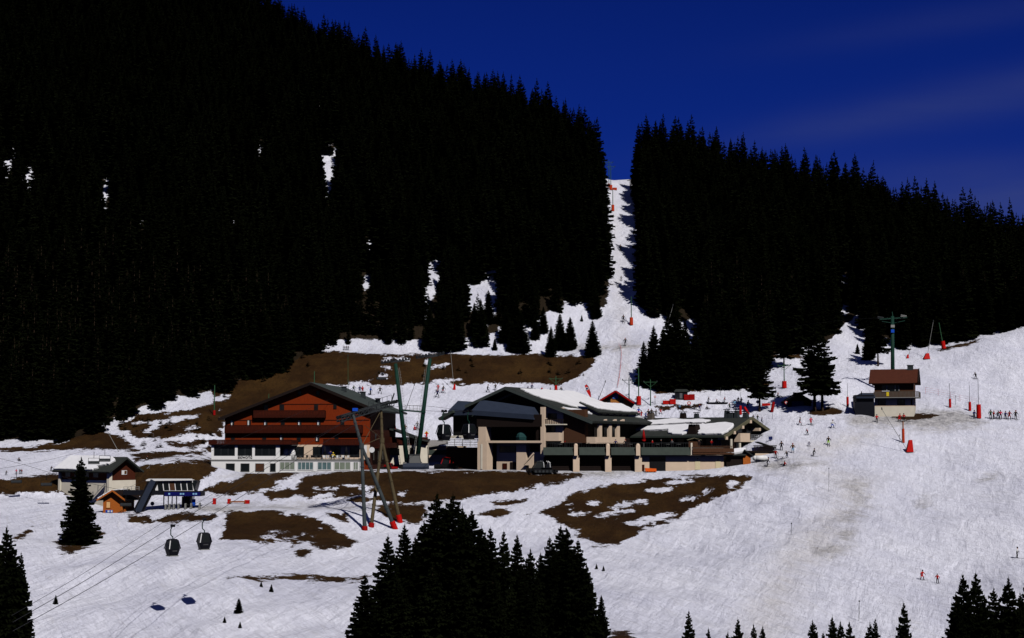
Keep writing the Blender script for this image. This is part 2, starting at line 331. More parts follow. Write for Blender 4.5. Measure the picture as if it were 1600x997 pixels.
BROWN = [
 [(843, 802), (870, 790), (895, 772), (930, 760), (1000, 752), (1060, 745), (1165, 741), (1172, 748), (1150, 765), (1110, 780), (1080, 795), (1060, 812), (1010, 825), (990, 838), (960, 850), (930, 850), (905, 838), (895, 826), (868, 812)],
 [(474, 742), (560, 737), (700, 735), (912, 741), (880, 753), (740, 777), (640, 786), (560, 783), (480, 776), (462, 770), (440, 780), (424, 782), (400, 768), (420, 766), (462, 764)],
 [(385, 741), (440, 738), (466, 741), (430, 755), (402, 770), (360, 772), (312, 768), (330, 758), (372, 750)],
 [(352, 800), (420, 798), (480, 806), (500, 815), (535, 832), (553, 845), (545, 855), (505, 858), (480, 848), (450, 850), (400, 846), (345, 842), (350, 820)],
 [(450, 858), (475, 855), (492, 868), (470, 872)],
 [(510, 802), (540, 802), (545, 818), (520, 810)], [(590, 790), (660, 788), (668, 800), (655, 818), (610, 815), (595, 800)],
 [(200, 804), (235, 804), (240, 818), (205, 815)], [(268, 800), (300, 800), (340, 803), (330, 818), (290, 815), (255, 822), (250, 812)],
 [(357, 903), (420, 899), (500, 898), (580, 903), (570, 910), (450, 906)],
 [(-80, 752), (0, 748), (92, 742), (160, 738), (160, 780), (92, 768), (40, 772), (-80, 778)],
 [(200, 733), (230, 727), (332, 716), (338, 742), (300, 752), (240, 772), (200, 776)],
 [(204, 711), (230, 707), (335, 703), (335, 707), (240, 718), (212, 720)],
 [(-80, 703), (40, 706), (110, 703), (165, 702), (210, 705), (217, 704), (200, 690), (170, 676), (150, 665), (100, 690), (40, 700), (-80, 697)],
 [(180, 668), (215, 650), (300, 640), (345, 628), (345, 700), (300, 702), (262, 694), (250, 682), (215, 685)],
 [(340, 640), (330, 610), (400, 580), (480, 545), (520, 550), (610, 553), (760, 554), (932, 556), (925, 575), (905, 590), (870, 601), (800, 598), (740, 600), (660, 598), (620, 600), (560, 602), (500, 600), (480, 640), (340, 660)],
 [(1020, 602), (1060, 602), (1095, 603), (1112, 608), (1060, 613), (1025, 614)],
 [(1150, 598), (1190, 597), (1210, 602), (1185, 606), (1150, 606)], [(1200, 554), (1250, 552), (1252, 558), (1200, 560)],
 [(1388, 650), (1430, 645), (1466, 648), (1455, 656), (1400, 656)],
 [(1265, 640), (1310, 636), (1315, 646), (1270, 648)],
 [(20, 842), (48, 827), (46, 833), (24, 844)], [(86, 846), (118, 848), (150, 828), (162, 832), (150, 846), (115, 861), (92, 861)],
 [(950, 990), (980, 988), (990, 1010), (945, 1010)], [(1027, 636), (1095, 633), (1093, 638), (1030, 641)],
 [(770, 785), (800, 779), (822, 780), (800, 790), (782, 793)], [(755, 800), (785, 795), (797, 800), (780, 806), (745, 805)], [(820, 804), (830, 803), (826, 807)],
 [(1460, 548), (1500, 536), (1530, 530), (1528, 536), (1480, 546)], [(640, 560), (641, 560), (641, 561)],
]
SNOWH = [ell(1068, 752, 24, 4), ell(1030, 766, 20, 6), ell(985, 786, 20, 4), ell(962, 800, 28, 4), ell(1147, 757, 9, 7), ell(1012, 814, 26, 5), ell(1040, 806, 14, 3), ell(1080, 780, 12, 3), ell(945, 806, 24, 3), ell(910, 802, 14, 3), ell(932, 786, 8, 2), ell(1105, 768, 10, 4), ell(890, 789, 8, 2),
 ell(572, 763, 10, 5), ell(525, 762, 30, 3), ell(560, 775, 28, 3), ell(626, 772, 8, 5), ell(500, 776, 20, 3), ell(545, 779, 35, 3),
 ell(275, 655, 50, 6), ell(235, 670, 10, 10), ell(225, 660, 14, 3), ell(290, 685, 55, 5), ell(325, 682, 24, 6), ell(330, 695, 16, 5), ell(345, 622, 16, 6), ell(300, 668, 10, 3), ell(355, 686, 20, 8),
 ell(605, 563, 7, 3), ell(628, 562, 8, 3), ell(606, 575, 6, 3), ell(680, 573, 9, 4), ell(693, 574, 7, 5), ell(600, 588, 8, 5), ell(668, 566, 3, 3), ell(700, 596, 30, 4), ell(560, 600, 30, 4),
 ell(430, 835, 22, 3), ell(470, 838, 20, 2), ell(505, 812, 3, 12)]
grass = np.full(PX.shape, -30.0)
for p in BROWN: grass = np.maximum(grass, sdf(p))
for p in SNOWH: grass = np.minimum(grass, -sdf(p))
grass[(fY > 470) | (fY < 190)] = -30
dirt = np.full(PX.shape, -30.0)
for p in ([(590, 734), (760, 733), (920, 734), (1000, 735), (960, 745), (840, 741), (600, 738)], [(1320, 648), (1500, 640), (1540, 660), (1480, 672), (1400, 668), (1330, 664)], [(330, 742), (560, 737), (590, 733), (590, 738), (340, 745)],
          [(380, 788), (560, 790), (700, 786), (560, 795), (380, 795)], [(880, 540), (1020, 538), (1020, 545), (880, 547)], [(1180, 720), (1300, 722), (1240, 735), (1190, 735)], ell(1338, 762, 16, 8), ell(1342, 785, 14, 12), ell(1328, 805, 12, 10), ell(1300, 858, 24, 8), ell(1320, 842, 12, 10), ell(1445, 784, 10, 8), ell(1550, 745, 10, 4),
          ell(320, 800, 60, 10)):
    dirt = np.maximum(dirt, sdf(p))
dirt[(fY < 190)] = -30
worn = sdf([(1180, 728), (1290, 730), (1380, 745), (1350, 790), (1330, 830), (1320, 860), (1260, 900), (1230, 1010), (1140, 1010), (1190, 900), (1240, 830), (1290, 790), (1290, 755)])
worn = np.maximum(worn, sdf([(955, 300), (962, 300), (985, 540), (1000, 600), (970, 600), (960, 540)]) - 1)
worn = np.maximum(worn, sdf([(1190, 690), (1340, 655), (1600, 665), (1600, 672), (1400, 690), (1300, 735), (1180, 728)]) - 4)

# forest region in plan: boundary distance by column, piste corridor by distance
FB = [(-900, 392), (0, 386), (60, 386), (130, 384), (180, 394), (240, 402), (300, 414), (340, 424), (385, 428), (440, 438), (490, 449), (520, 457), (600, 458), (700, 457), (760, 461), (830, 466), (870, 474), (905, 479), (940, 474), (985, 474), (1000, 468), (1076, 462), (1094, 450), (1106, 425), (1180, 424), (1205, 440), (1250, 450), (1300, 456), (1318, 470), (1345, 480), (1362, 452), (1400, 450), (1500, 450), (1600, 448), (3000, 448)]
CR = [(440, 945, 1000), (463, 946, 1002), (500, 952, 993), (548, 952, 996), (595, 949, 990), (645, 943, 984), (900, 943, 984)]
def in_forest(px, Y):
    if Y < np.interp(px, [a for a, b in FB], [b for a, b in FB]): return False
    l = np.interp(Y, [a for a, b, c in CR], [b for a, b, c in CR]); r = np.interp(Y, [a for a, b, c in CR], [c for a, b, c in CR])
    return not (l - 9 < px < r + 8)
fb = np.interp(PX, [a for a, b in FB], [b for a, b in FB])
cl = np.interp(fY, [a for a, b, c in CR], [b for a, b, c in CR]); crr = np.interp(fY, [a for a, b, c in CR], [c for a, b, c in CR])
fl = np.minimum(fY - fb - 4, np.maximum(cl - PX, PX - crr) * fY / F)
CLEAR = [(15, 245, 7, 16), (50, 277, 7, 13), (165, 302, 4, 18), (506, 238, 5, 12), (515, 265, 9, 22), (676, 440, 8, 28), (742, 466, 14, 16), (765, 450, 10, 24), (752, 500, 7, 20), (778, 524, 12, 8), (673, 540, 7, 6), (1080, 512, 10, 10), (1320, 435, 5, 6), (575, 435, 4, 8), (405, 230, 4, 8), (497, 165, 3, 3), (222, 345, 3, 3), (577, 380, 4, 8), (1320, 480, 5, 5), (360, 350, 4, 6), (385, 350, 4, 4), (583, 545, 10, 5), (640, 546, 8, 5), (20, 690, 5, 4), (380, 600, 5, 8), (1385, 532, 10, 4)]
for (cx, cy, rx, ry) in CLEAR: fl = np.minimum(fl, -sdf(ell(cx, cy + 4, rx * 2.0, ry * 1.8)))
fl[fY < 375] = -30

me = bpy.data.meshes.new('snow_ground')
idx = (np.arange(NU - 1)[:, None] * NY + np.arange(NY - 1)[None, :]).ravel()
quads = np.stack([idx, idx + NY, idx + NY + 1, idx + 1], 1)
me.vertices.add(NU * NY); me.vertices.foreach_set('co', np.stack([fX, fY, fZ], 1).ravel().astype(np.float32))
me.loops.add(quads.size); me.loops.foreach_set('vertex_index', quads.ravel().astype(np.int32))
me.polygons.add(len(quads)); me.polygons.foreach_set('loop_start', (np.arange(len(quads)) * 4).astype(np.int32)); me.polygons.foreach_set('use_smooth', np.ones(len(quads), bool))
me.update(calc_edges=True)
for nm, arr in (('grass', grass), ('dirt', dirt), ('worn', worn), ('litter', fl)):
    at_ = me.attributes.new(nm, 'FLOAT', 'POINT'); at_.data.foreach_set('value', np.clip(arr, -30, 30).astype(np.float32))
ground = bpy.data.objects.new('ground', me); col.objects.link(ground)
tag(ground, 'sunlit ski slopes of tracked spring snow with brown thawed grass patches', None, None, 'structure')
gm = bpy.data.materials.new('snow_and_thawed_grass'); gm.use_nodes = True; t = gm.node_tree; b = t.nodes['Principled BSDF']
L = t.links.new
tcn = nn(t, 'ShaderNodeTexCoord'); OC = tcn.outputs['Object']
def nz_(scale, detail=4, rough=.55, mapping=None, dist=0.0):
    n = nn(t, 'ShaderNodeTexNoise'); n.inputs['Scale'].default_value = scale; n.inputs['Detail'].default_value = detail; n.inputs['Roughness'].default_value = rough; n.inputs['Distortion'].default_value = dist
    if mapping:
        m0 = nn(t, 'ShaderNodeMapping'); m0.inputs['Rotation'].default_value = mapping[1]; L(OC, m0.inputs[0]); m_ = nn(t, 'ShaderNodeMapping'); m_.inputs['Scale'].default_value = mapping[0]; L(m0.outputs[0], m_.inputs[0]); L(m_.outputs[0], n.inputs['Vector'])
    else: L(OC, n.inputs['Vector'])
    return n.outputs[0]
def mth(op, a, b_=None, c=None):
    n = nn(t, 'ShaderNodeMath', operation=op)
    for k, v in enumerate((a, b_, c)):
        if v is None: continue
        if isinstance(v, (int, float)): n.inputs[k].default_value = v
        else: L(v, n.inputs[k])
    return n.outputs[0]
def mrange(v, a0, a1, b0, b1):
    n = nn(t, 'ShaderNodeMapRange'); L(v, n.inputs[0])
    for k, x in enumerate((a0, a1, b0, b1)): n.inputs[k + 1].default_value = x
    return n.outputs[0]
def mixc(f, a, c_):
    n = nn(t, 'ShaderNodeMix', data_type='RGBA')
    if isinstance(f, (int, float)): n.inputs[0].default_value = f
    else: L(f, n.inputs[0])
    for k, v in ((6, a), (7, c_)):
        if isinstance(v, tuple): n.inputs[k].default_value = (*v, 1)
        else: L(v, n.inputs[k])
    return n.outputs[2]
def attr(nm):
    n = nn(t, 'ShaderNodeAttribute'); n.attribute_name = nm; return n.outputs['Fac']
rag = mth('ADD', mth('MULTIPLY', mth('SUBTRACT', nz_(.22, 3), .5), 5.0), mth('ADD', mth('MULTIPLY', mth('SUBTRACT', nz_(.9, 4, .7), .5), 3.4), mth('MULTIPLY', mth('SUBTRACT', nz_(3.2, 3, .7), .5), 1.6)))
fg = mrange(mth('ADD', attr('grass'), rag), -.12, .12, 0, 1)
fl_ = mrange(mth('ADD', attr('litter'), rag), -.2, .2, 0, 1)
fd = mrange(mth('ADD', attr('dirt'), mth('MULTIPLY', rag, 1.3)), -1.5, 1.8, 0, .8)
st1 = nz_(.3, 4, .5, ((1.6, .3, 1), (0, 0, R(14))), .5)
st2 = nz_(.45, 4, .5, ((1.5, .22, 1), (0, 0, R(-24))), .9)
big = nz_(.06, 4, .6, ((1, .45, 1), (0, 0, R(-15))), .8)
tr1 = nz_(1.0, 3, .5, ((1.9, .07, 1), (0, 0, R(17))), 1.1); tr2 = nz_(1.0, 3, .5, ((1.7, .08, 1), (0, 0, R(-28))), 1.3)
def line_(v): return mrange(mth('ABSOLUTE', mth('SUBTRACT', v, .5)), .0, .016, 1, 0)
trk = mth('MAXIMUM', line_(tr1), line_(tr2))
sncol = mixc(mrange(big, .35, .7, 0, 1), (.81, .82, .91), (.64, .65, .76))
sncol = mixc(mrange(st1, .55, .75, 0, .3), sncol, (.62, .62, .68))
sncol = mixc(mrange(st2, .58, .75, 0, .35), sncol, (.62, .61, .62))
sncol = mixc(mth('MULTIPLY', trk, .3), sncol, (.55, .55, .62))
fw_ = mth('MULTIPLY', mrange(mth('ADD', attr('worn'), rag), -3, 4, 0, .8), mrange(nz_(.5, 5, .6, ((1.2, .3, 1), (0, 0, R(-20)))), .3, .65, .3, 1))
sncol = mixc(fw_, sncol, (.62, .6, .6))
sncol = mixc(fd, sncol, mixc(mrange(nz_(.5, 6, .7, None, 1.2), .35, .65, 0, 1), (.16, .15, .14), (.6, .58, .56)))
brown = mixc(mrange(nz_(.35, 5, .7), .35, .7, 0, 1), (.026, .0115, .0035), (.043, .02, .006))
brown = mixc(mrange(nz_(.09, 4, .6), .45, .62, 0, .9), brown, (.06, .03, .008))
brown = mixc(mrange(nz_(1.6, 4, .7), .45, .7, 0, .7), brown, (.02, .012, .004))
c1 = mixc(fg, sncol, brown)
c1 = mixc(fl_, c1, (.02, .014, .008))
L(c1, b.inputs['Base Color']); b.inputs['Roughness'].default_value = .75; b.inputs['Specular IOR Level'].default_value = .08
hgt = mth('ADD', mth('MULTIPLY', st1, .8), mth('ADD', mth('MULTIPLY', st2, .6), mth('MULTIPLY', nz_(1.3, 4, .55, ((1, .4, 1), (0, 0, R(-5)))), .1)))
hgt = mth('ADD', hgt, mth('MULTIPLY', trk, -.06)); hgt = mth('ADD', hgt, mth('MULTIPLY', fg, -.12)); hgt = mth('ADD', hgt, mth('MULTIPLY', mth('MULTIPLY', fg, nz_(2.5, 4, .7)), .5))
bp = nn(t, 'ShaderNodeBump'); bp.inputs['Strength'].default_value = .8; bp.inputs['Distance'].default_value = 1.0; L(hgt, bp.inputs['Height']); L(bp.outputs[0], b.inputs['Normal'])
me.materials.append(gm)

# ------------------------------------------------------------------ spruces
def spruce_mesh(name, seed, whorls, nb, nseg, R0=.2, spiky=.35, bare=0.06, clump=1.0, ex=.78):
    """unit-height crown: whorls of drooping branches carrying small needle sprays"""
    r = random.Random(seed); V = []; Fs = []
    def quad(a, b_, c, d): k = len(V); V.extend((a, b_, c, d)); Fs.append((k, k + 1, k + 2, k + 3))
    def tri(a, b_, c): k = len(V); V.extend((a, b_, c)); Fs.append((k, k + 1, k + 2))
    for i in range(whorls):
        f = i / (whorls - 1); z0 = bare + (1 - bare) * (f ** 0.95) * .985
        Rr = R0 * ((1 - f) ** ex) * (1.0 if f > .1 else .82 + f * 1.8) + .008
        n = max(4, int(nb * (1 - .45 * f)))
        a0 = r.random() * 6.28
        for k in range(n):
            az = a0 + 6.283 * k / n + r.uniform(-.35, .35); Ln = Rr * r.uniform(1 - spiky, 1.12)
            droop = .42 * (1 - f) - .25 * f + r.uniform(-.12, .12)
            zb = z0 + r.uniform(-.6, .6) / whorls; ca, sa = math.cos(az), math.sin(az)
            def pt(s, lat=0.0, dz=0.0):
                rr = Ln * s
                return (ca * rr - sa * lat, sa * rr + ca * lat, zb - droop * Ln * s * (1.35 - .55 * s) + .25 * Ln * max(0, s - .7) + dz)
            for q in range(nseg):
                s0 = .12 + .88 * q / nseg; s1 = min(1.04, s0 + 1.15 / nseg)
                wd = Ln * (.34 * (1 - s0) + .1) * r.uniform(.7, 1.2) * clump; hd = (.012 + .1 * Ln) * r.uniform(.5, 1.3)
                for sg in (-1, 1):
                    quad(pt(s0), pt(s0 + .02, sg * wd * .5, -hd * .2), pt(s1 * 1.0, sg * wd * .95, -hd * 1.0), pt(s1 * .95, 0, -hd * .15))
                quad(pt(s0), pt(s1), pt(s1 * .97, 0, -hd * 1.1), pt(s0, 0, -hd * .9))
            tri(pt(.85, -.012 * 1), pt(.85, .012), pt(1.1))
    tri((-.006, 0, .93), (.006, 0, .93), (0, 0, 1.02)); tri((0, -.006, .93), (0, .006, .93), (0, 0, 1.02))
    m_ = bpy.data.meshes.new(name); m_.from_pydata(V, [], Fs); m_.materials.append(NEEDLE); m_.update(); return m_
def trunk_mesh(n=7):
    mb = MB(); mb.tube((0, 0, -.06), (0, 0, .5), .017, .009, n); mb.tube((0, 0, .5), (0, 0, .98), .009, .002, n)
    m_ = bpy.data.meshes.new('trunk'); m_.from_pydata(mb.v, [], mb.f); m_.materials.append(BARK); m_.update(); return m_
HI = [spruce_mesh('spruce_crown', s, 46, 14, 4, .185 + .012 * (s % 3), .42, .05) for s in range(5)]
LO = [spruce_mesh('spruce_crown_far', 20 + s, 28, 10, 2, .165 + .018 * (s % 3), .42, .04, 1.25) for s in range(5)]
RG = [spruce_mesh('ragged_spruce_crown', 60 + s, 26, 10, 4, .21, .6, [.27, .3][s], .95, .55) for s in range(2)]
TRK = trunk_mesh()
def tree(px, tip, base, label, wide=1.0, group=None, hi=True, bare=False, Y=None, kind='spruce_tree', ymin=185, k=None):
    p = at(px, Y) if Y else G(px, base, ymin)
    top = P(px, tip, p.y).z; h = max(1.0, top - p.z)
    return tree_at(p, h, label, wide, group, hi, k, kind)
def tree_at(p, h, label, wide=1.0, group=None, hi=True, k=None, kind='spruce_tree', bare=None):
    t_ = thing(kind, label, 'tree', (p.x, p.y, p.z - .15), random.uniform(0, 6.28), group)
    t_.scale = (h * wide, h * wide, h)
    ms = RG if hi == 'rag' else HI if hi else LO
    if hi == 'rag': k = (k or 0) % 2
    c_ = bpy.data.objects.new('crown', ms[k if k is not None else random.randrange(len(ms))]); col.objects.link(c_); c_.parent = t_
    k_ = bpy.data.objects.new('trunk', TRK); col.objects.link(k_); k_.parent = t_
    return t_

# forest stock
cand = []
rs = random.Random(11)
sp = 4.8
y = 380.0
while y < 900:
    x = -.52 * y
    while x < .52 * y:
        X_ = x + rs.uniform(-.45, .45) * sp; Y_ = y + rs.uniform(-.45, .45) * sp
        x += sp
        z_ = zf(X_, Y_); px, py = topx(X_, Y_, z_)
        if px < -350 or px > 1950: continue
        if not in_forest(px, Y_): continue
        # stop some metres behind the crest
        cY = np.interp(px, cpx, [COLS[c][-1][1] for c in cpx])
        if Y_ > cY + 22: continue
        h = rs.triangular(14, 31, 22)
        if rs.random() < .12: h *= .7
        edge = Y_ - np.interp(px, [a for a, b in FB], [b for a, b in FB])
        if edge < 14: h *= rs.uniform(.6, .95)
        if 500 < px < 940 and Y_ < 500: h *= rs.uniform(.55, .9)
        if py < 740 and 180 < px < 420 and Y_ < 440: h *= .9
        ty = topx(X_, Y_, z_ + h)[1]; bad = False
        for (cx, cy, rx, ry) in CLEAR:
            # silhouette of the cone against the opening
            for yy in (cy - ry, cy, cy + ry * .9):
                if ty < yy < py + 2:
                    hw = (yy - ty) / max(1, py - ty) * .16 * (py - ty)
                    if abs(px - cx) < hw * .8 + rx * .55: bad = True
        if bad and rs.random() < .93: continue
        cand.append((Y_, X_, z_, h, px))
    y += sp * .92
inview = sorted([c for c in cand if -15 < c[4] < 1615])
near = inview[:225]; nset = set(near)
rest = [c for c in cand if c not in nset]
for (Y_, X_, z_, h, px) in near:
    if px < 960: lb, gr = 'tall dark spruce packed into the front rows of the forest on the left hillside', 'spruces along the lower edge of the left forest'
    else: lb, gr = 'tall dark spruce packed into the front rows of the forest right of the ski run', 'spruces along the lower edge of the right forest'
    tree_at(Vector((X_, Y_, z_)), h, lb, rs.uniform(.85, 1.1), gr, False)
fm = bpy.data.meshes.new('forest'); fm.vertices.add(len(rest))
fm.vertices.foreach_set('co', np.array([(c[1], c[0], c[2] - .3) for c in rest], np.float32).ravel())
for nm, vals in (('hs', [c[3] for c in rest]), ('rz', [rs.uniform(0, 6.28) for c in rest]), ('wd', [rs.uniform(.75, 1.15) for c in rest]), ('tilt', [rs.gauss(0, .025) for c in rest])):
    a_ = fm.attributes.new(nm, 'FLOAT', 'POINT'); a_.data.foreach_set('value', np.array(vals, np.float32))
a_ = fm.attributes.new('pick', 'INT', 'POINT'); a_.data.foreach_set('value', np.array([rs.randrange(5) for c in rest], np.int32))
fo = bpy.data.objects.new('forest', fm); col.objects.link(fo)
tag(fo, 'dense dark spruce forest covering the mountainside up to the skyline', 'forest', None, 'stuff'); fm.materials.append(NEEDLE)
ng = bpy.data.node_groups.new('forest_nodes', 'GeometryNodeTree')
ng.interface.new_socket('Geometry', in_out='INPUT', socket_type='NodeSocketGeometry'); ng.interface.new_socket('Geometry', in_out='OUTPUT', socket_type='NodeSocketGeometry')
gi = nn(ng, 'NodeGroupInput'); go = nn(ng, 'NodeGroupOutput'); iop = nn(ng, 'GeometryNodeInstanceOnPoints'); jn = nn(ng, 'GeometryNodeJoinGeometry')
srcs = []
for m_ in LO:
    s_ = next(o for o in bpy.data.objects if o.data is m_); oi = nn(ng, 'GeometryNodeObjectInfo'); oi.inputs['Object'].default_value = s_; oi.inputs['As Instance'].default_value = True; oi.transform_space = 'ORIGINAL'
    ng.links.new(oi.outputs['Geometry'], jn.inputs[0])
def na(nm, ty='FLOAT'):
    n = nn(ng, 'GeometryNodeInputNamedAttribute', data_type=ty); n.inputs[0].default_value = nm; return n.outputs[0]
iop.inputs['Pick Instance'].default_value = True
ng.links.new(gi.outputs[0], iop.inputs['Points']); ng.links.new(jn.outputs[0], iop.inputs['Instance']); ng.links.new(na('pick', 'INT'), iop.inputs['Instance Index'])
cx = nn(ng, 'ShaderNodeCombineXYZ'); ng.links.new(na('rz'), cx.inputs[2]); ng.links.new(na('tilt'), cx.inputs[0]); ng.links.new(cx.outputs[0], iop.inputs['Rotation'])
mw = nn(ng, 'ShaderNodeMath', operation='MULTIPLY'); hs = na('hs'); ng.links.new(hs, mw.inputs[0]); ng.links.new(na('wd'), mw.inputs[1])
cs = nn(ng, 'ShaderNodeCombineXYZ'); ng.links.new(mw.outputs[0], cs.inputs[0]); ng.links.new(mw.outputs[0], cs.inputs[1]); ng.links.new(hs, cs.inputs[2]); ng.links.new(cs.outputs[0], iop.inputs['Scale'])
ng.links.new(iop.outputs[0], go.inputs[0])
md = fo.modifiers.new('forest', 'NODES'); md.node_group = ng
print('forest trees', len(cand), 'near', len(near), 'quads', len(LO[0].polygons), len(HI[0].polygons))

# ------------------------------------------------------------------ buildings
class Fac:
    """a building whose front plane is surveyed from the picture; local x along the front, y into the house"""
    def __init__(s, name, label, cat, px, Y, th, py=None, group=None):
        p = at(px, Y)
        if py is not None: q = P(px, py, Y); p = Vector((q.x, Y, q.z))
        s.th = R(th); s.o = Vector((p.x, p.y, p.z)); s.ex = Vector((math.cos(s.th), -math.sin(s.th), 0)); s.ey = Vector((math.sin(s.th), math.cos(s.th), 0))
        s.root = thing(name, label, cat, s.o, -s.th, group)
    def L(s, px, py, d=0.0):
        r = ray(px, py); q = s.o + s.ey * d; t_ = q.dot(s.ey) / r.dot(s.ey); v = r * t_ - s.o
        return Vector((v.dot(s.ex), d, v.z))
    def M(s, px, py, x=0.0):      # on the side plane local x = const
        r = ray(px, py); q = s.o + s.ex * x; t_ = q.dot(s.ex) / r.dot(s.ex); v = r * t_ - s.o
        return Vector((x, v.dot(s.ey), v.z))
    def box(s, mb, x0, y0, x1, y1, d0=0.0, d1=.3):
        a = s.L(x0, (y0 + y1) / 2, d0).x; b = s.L(x1, (y0 + y1) / 2, d0).x; m_ = (x0 + x1) / 2
        return mb.box(a, d0, s.L(m_, y1, d0).z, b, d1, s.L(m_, y0, d0).z)
    def sbox(s, mb, x0, y0, x1, y1, X, t0=0.0, t1=.2):   # box on the side plane, from X+t0 to X+t1
        a = s.M(x0, (y0 + y1) / 2, X); b = s.M(x1, (y0 + y1) / 2, X); m_ = (x0 + x1) / 2
        return mb.box(X + t0, a.y, s.M(m_, y1, X).z, X + t1, b.y, s.M(m_, y0, X).z)
    def part(s, name, m_, mb, label=None, parent=None, **k): return mb.build(name, m_, parent or s.root, label, **k)
    def window(s, x0, y0, x1, y1, d=0.0, frame=None, glass=None, bars=1, name='window', fw=.09, label=None):
        mb = MB(); a = s.L(x0, (y0 + y1) / 2, d).x; b = s.L(x1, (y0 + y1) / 2, d).x; m_ = (x0 + x1) / 2; z0 = s.L(m_, y1, d).z; z1 = s.L(m_, y0, d).z
        f0, f1 = d - .1, d + .02
        mb.box(a, f0, z0, b, f1, z0 + fw); mb.box(a, f0, z1 - fw, b, f1, z1); mb.box(a, f0, z0 + fw, a + fw, f1, z1 - fw); mb.box(b - fw, f0, z0 + fw, b, f1, z1 - fw)
        for k in range(1, bars + 1):
            xc = a + (b - a) * k / (bars + 1); mb.box(xc - fw * .4, f0 + .02, z0 + fw, xc + fw * .4, f1, z1 - fw)
        o = s.part(name, frame or TIM_K, mb, label); g = MB(); g.box(a + fw, d - .03, z0 + fw, b - fw, d + .01, z1 - fw); g.build('pane', glass or GLASS, o); return o
def fac_from(name, label, cat, pxL, pxR, YR, th, py=None):
    uL = (pxL - 800) / F; uR = (pxR - 800) / F; t_ = R(th); W = (uR - uL) * YR / (math.cos(t_) + uL * math.sin(t_))
    f = Fac(name, label, cat, pxL, YR + W * math.sin(t_), th, py); f.W = W; return f
def slab(mb, quad, thick):
    q = [Vector(p) for p in quad]; n = (q[1] - q[0]).cross(q[2] - q[0]).normalized()
    if n.z > 0: n = -n
    return mb.prism(q, n * thick)
def roof_snow(parent, o, es, et, outline, thick=.22, lift=.03):
    """a snow sheet lying on a roof plane: origin o, edge vectors es, et, outline in (s, t)"""
    n = es.cross(et).normalized()
    if n.z < 0: n = -n
    r = random.Random(len(outline)); pts = []
    N = len(outline)
    for i in range(N):
        a, b = Vector(outline[i]), Vector(outline[(i + 1) % N]); m_ = max(1, int((a - b).length / .035))
        for k in range(m_):
            q = a.lerp(b, k / m_); j = .008 if k else .0
            pts.append(o + es * (q.x + r.uniform(-j, j)) + et * (q.y + r.uniform(-j, j) * 2) + n * lift)
    bm = bmesh.new(); vsb = [bm.verts.new(p) for p in pts]; vst = [bm.verts.new(p + n * thick) for p in pts]; c = len(pts)
    cen = sum((p for p in pts), Vector()) / c
    vin = [bm.verts.new(p.lerp(cen, .03) + n * (thick * 1.35)) for p in pts]
    for i in range(c):
        k = (i + 1) % c; bm.faces.new((vsb[i], vsb[k], vst[k], vst[i])); bm.faces.new((vst[i], vst[k], vin[k], vin[i]))
    bm.faces.new(vin); bmesh.ops.recalc_face_normals(bm, faces=bm.faces)
    bmesh.ops.triangulate(bm, faces=[f for f in bm.faces if len(f.verts) > 4])
    me_ = bpy.data.meshes.new('roof_snow'); bm.to_mesh(me_); bm.free(); me_.materials.append(SNOWR)
    ob = bpy.data.objects.new('roof_snow', me_); col.objects.link(ob); ob.parent = parent; return ob

# red timber chalet with white ground floor
c = Fac('timber_chalet', 'large red brown timber chalet with low gable roof and a white ground floor', 'chalet', 351, 350, 7, py=741)
A_ = c.L(485, 597, -1.5); EL = c.L(341, 653, -1.5); ER = c.L(592, 641, -1.5); DP = Vector((0, 34, 0))
xl, xr = c.L(351, 700).x, c.L(578, 700).x
def rz_(x):  # roof underside height at local x
    return (A_.z + (EL.z - A_.z) * (A_.x - x) / (A_.x - EL.x) if x < A_.x else A_.z + (ER.z - A_.z) * (x - A_.x) / (ER.x - A_.x)) - .55
c.part('wall', TIM_R, MB().prism([(xl, 0, -3), (xr, 0, -3), (xr, 0, rz_(xr)), (A_.x, 0, rz_(A_.x)), (xl, 0, rz_(xl))], (0, 29, 0)))
rf = MB(); slab(rf, [A_, EL, EL + DP, A_ + DP], .45); slab(rf, [A_, ER, ER + DP, A_ + DP], .45); ro = c.part('roof', ROOF_G, rf)
vb = MB()
for E in (EL, ER):
    vb.beam(A_ + Vector((0, -.08, -.35)), E + Vector((0, -.08, -.35)), .16, .62)
vb.build('verge_board', TIM_K, ro)
for (x, dd, h) in ((A_.x + 4, 14, 1.2), (A_.x + 7.5, 19, 1.5), (A_.x + 10, 24, 1.1)):
    m_ = MB(); z = rz_(x) + .4; m_.box(x - .5, dd, z, x + .5, dd + .9, z + h); m_.box(x - .65, dd - .15, z + h + .01, x + .65, dd + 1.05, z + h + .15); m_.build('chimney', CHIM, ro)
m_ = MB(); za = A_.z; m_.tube((A_.x, 2, za), (A_.x, 2, za + 2.6), .09); m_.build('flag_pole', GREENL, ro)
m_ = MB(); x = c.L(408.6, 610).x; m_.tube((x, 6, rz_(x)), (x, 6, rz_(x) + 2.6), .08); m_.build('flue_pipe', GREENL, ro)
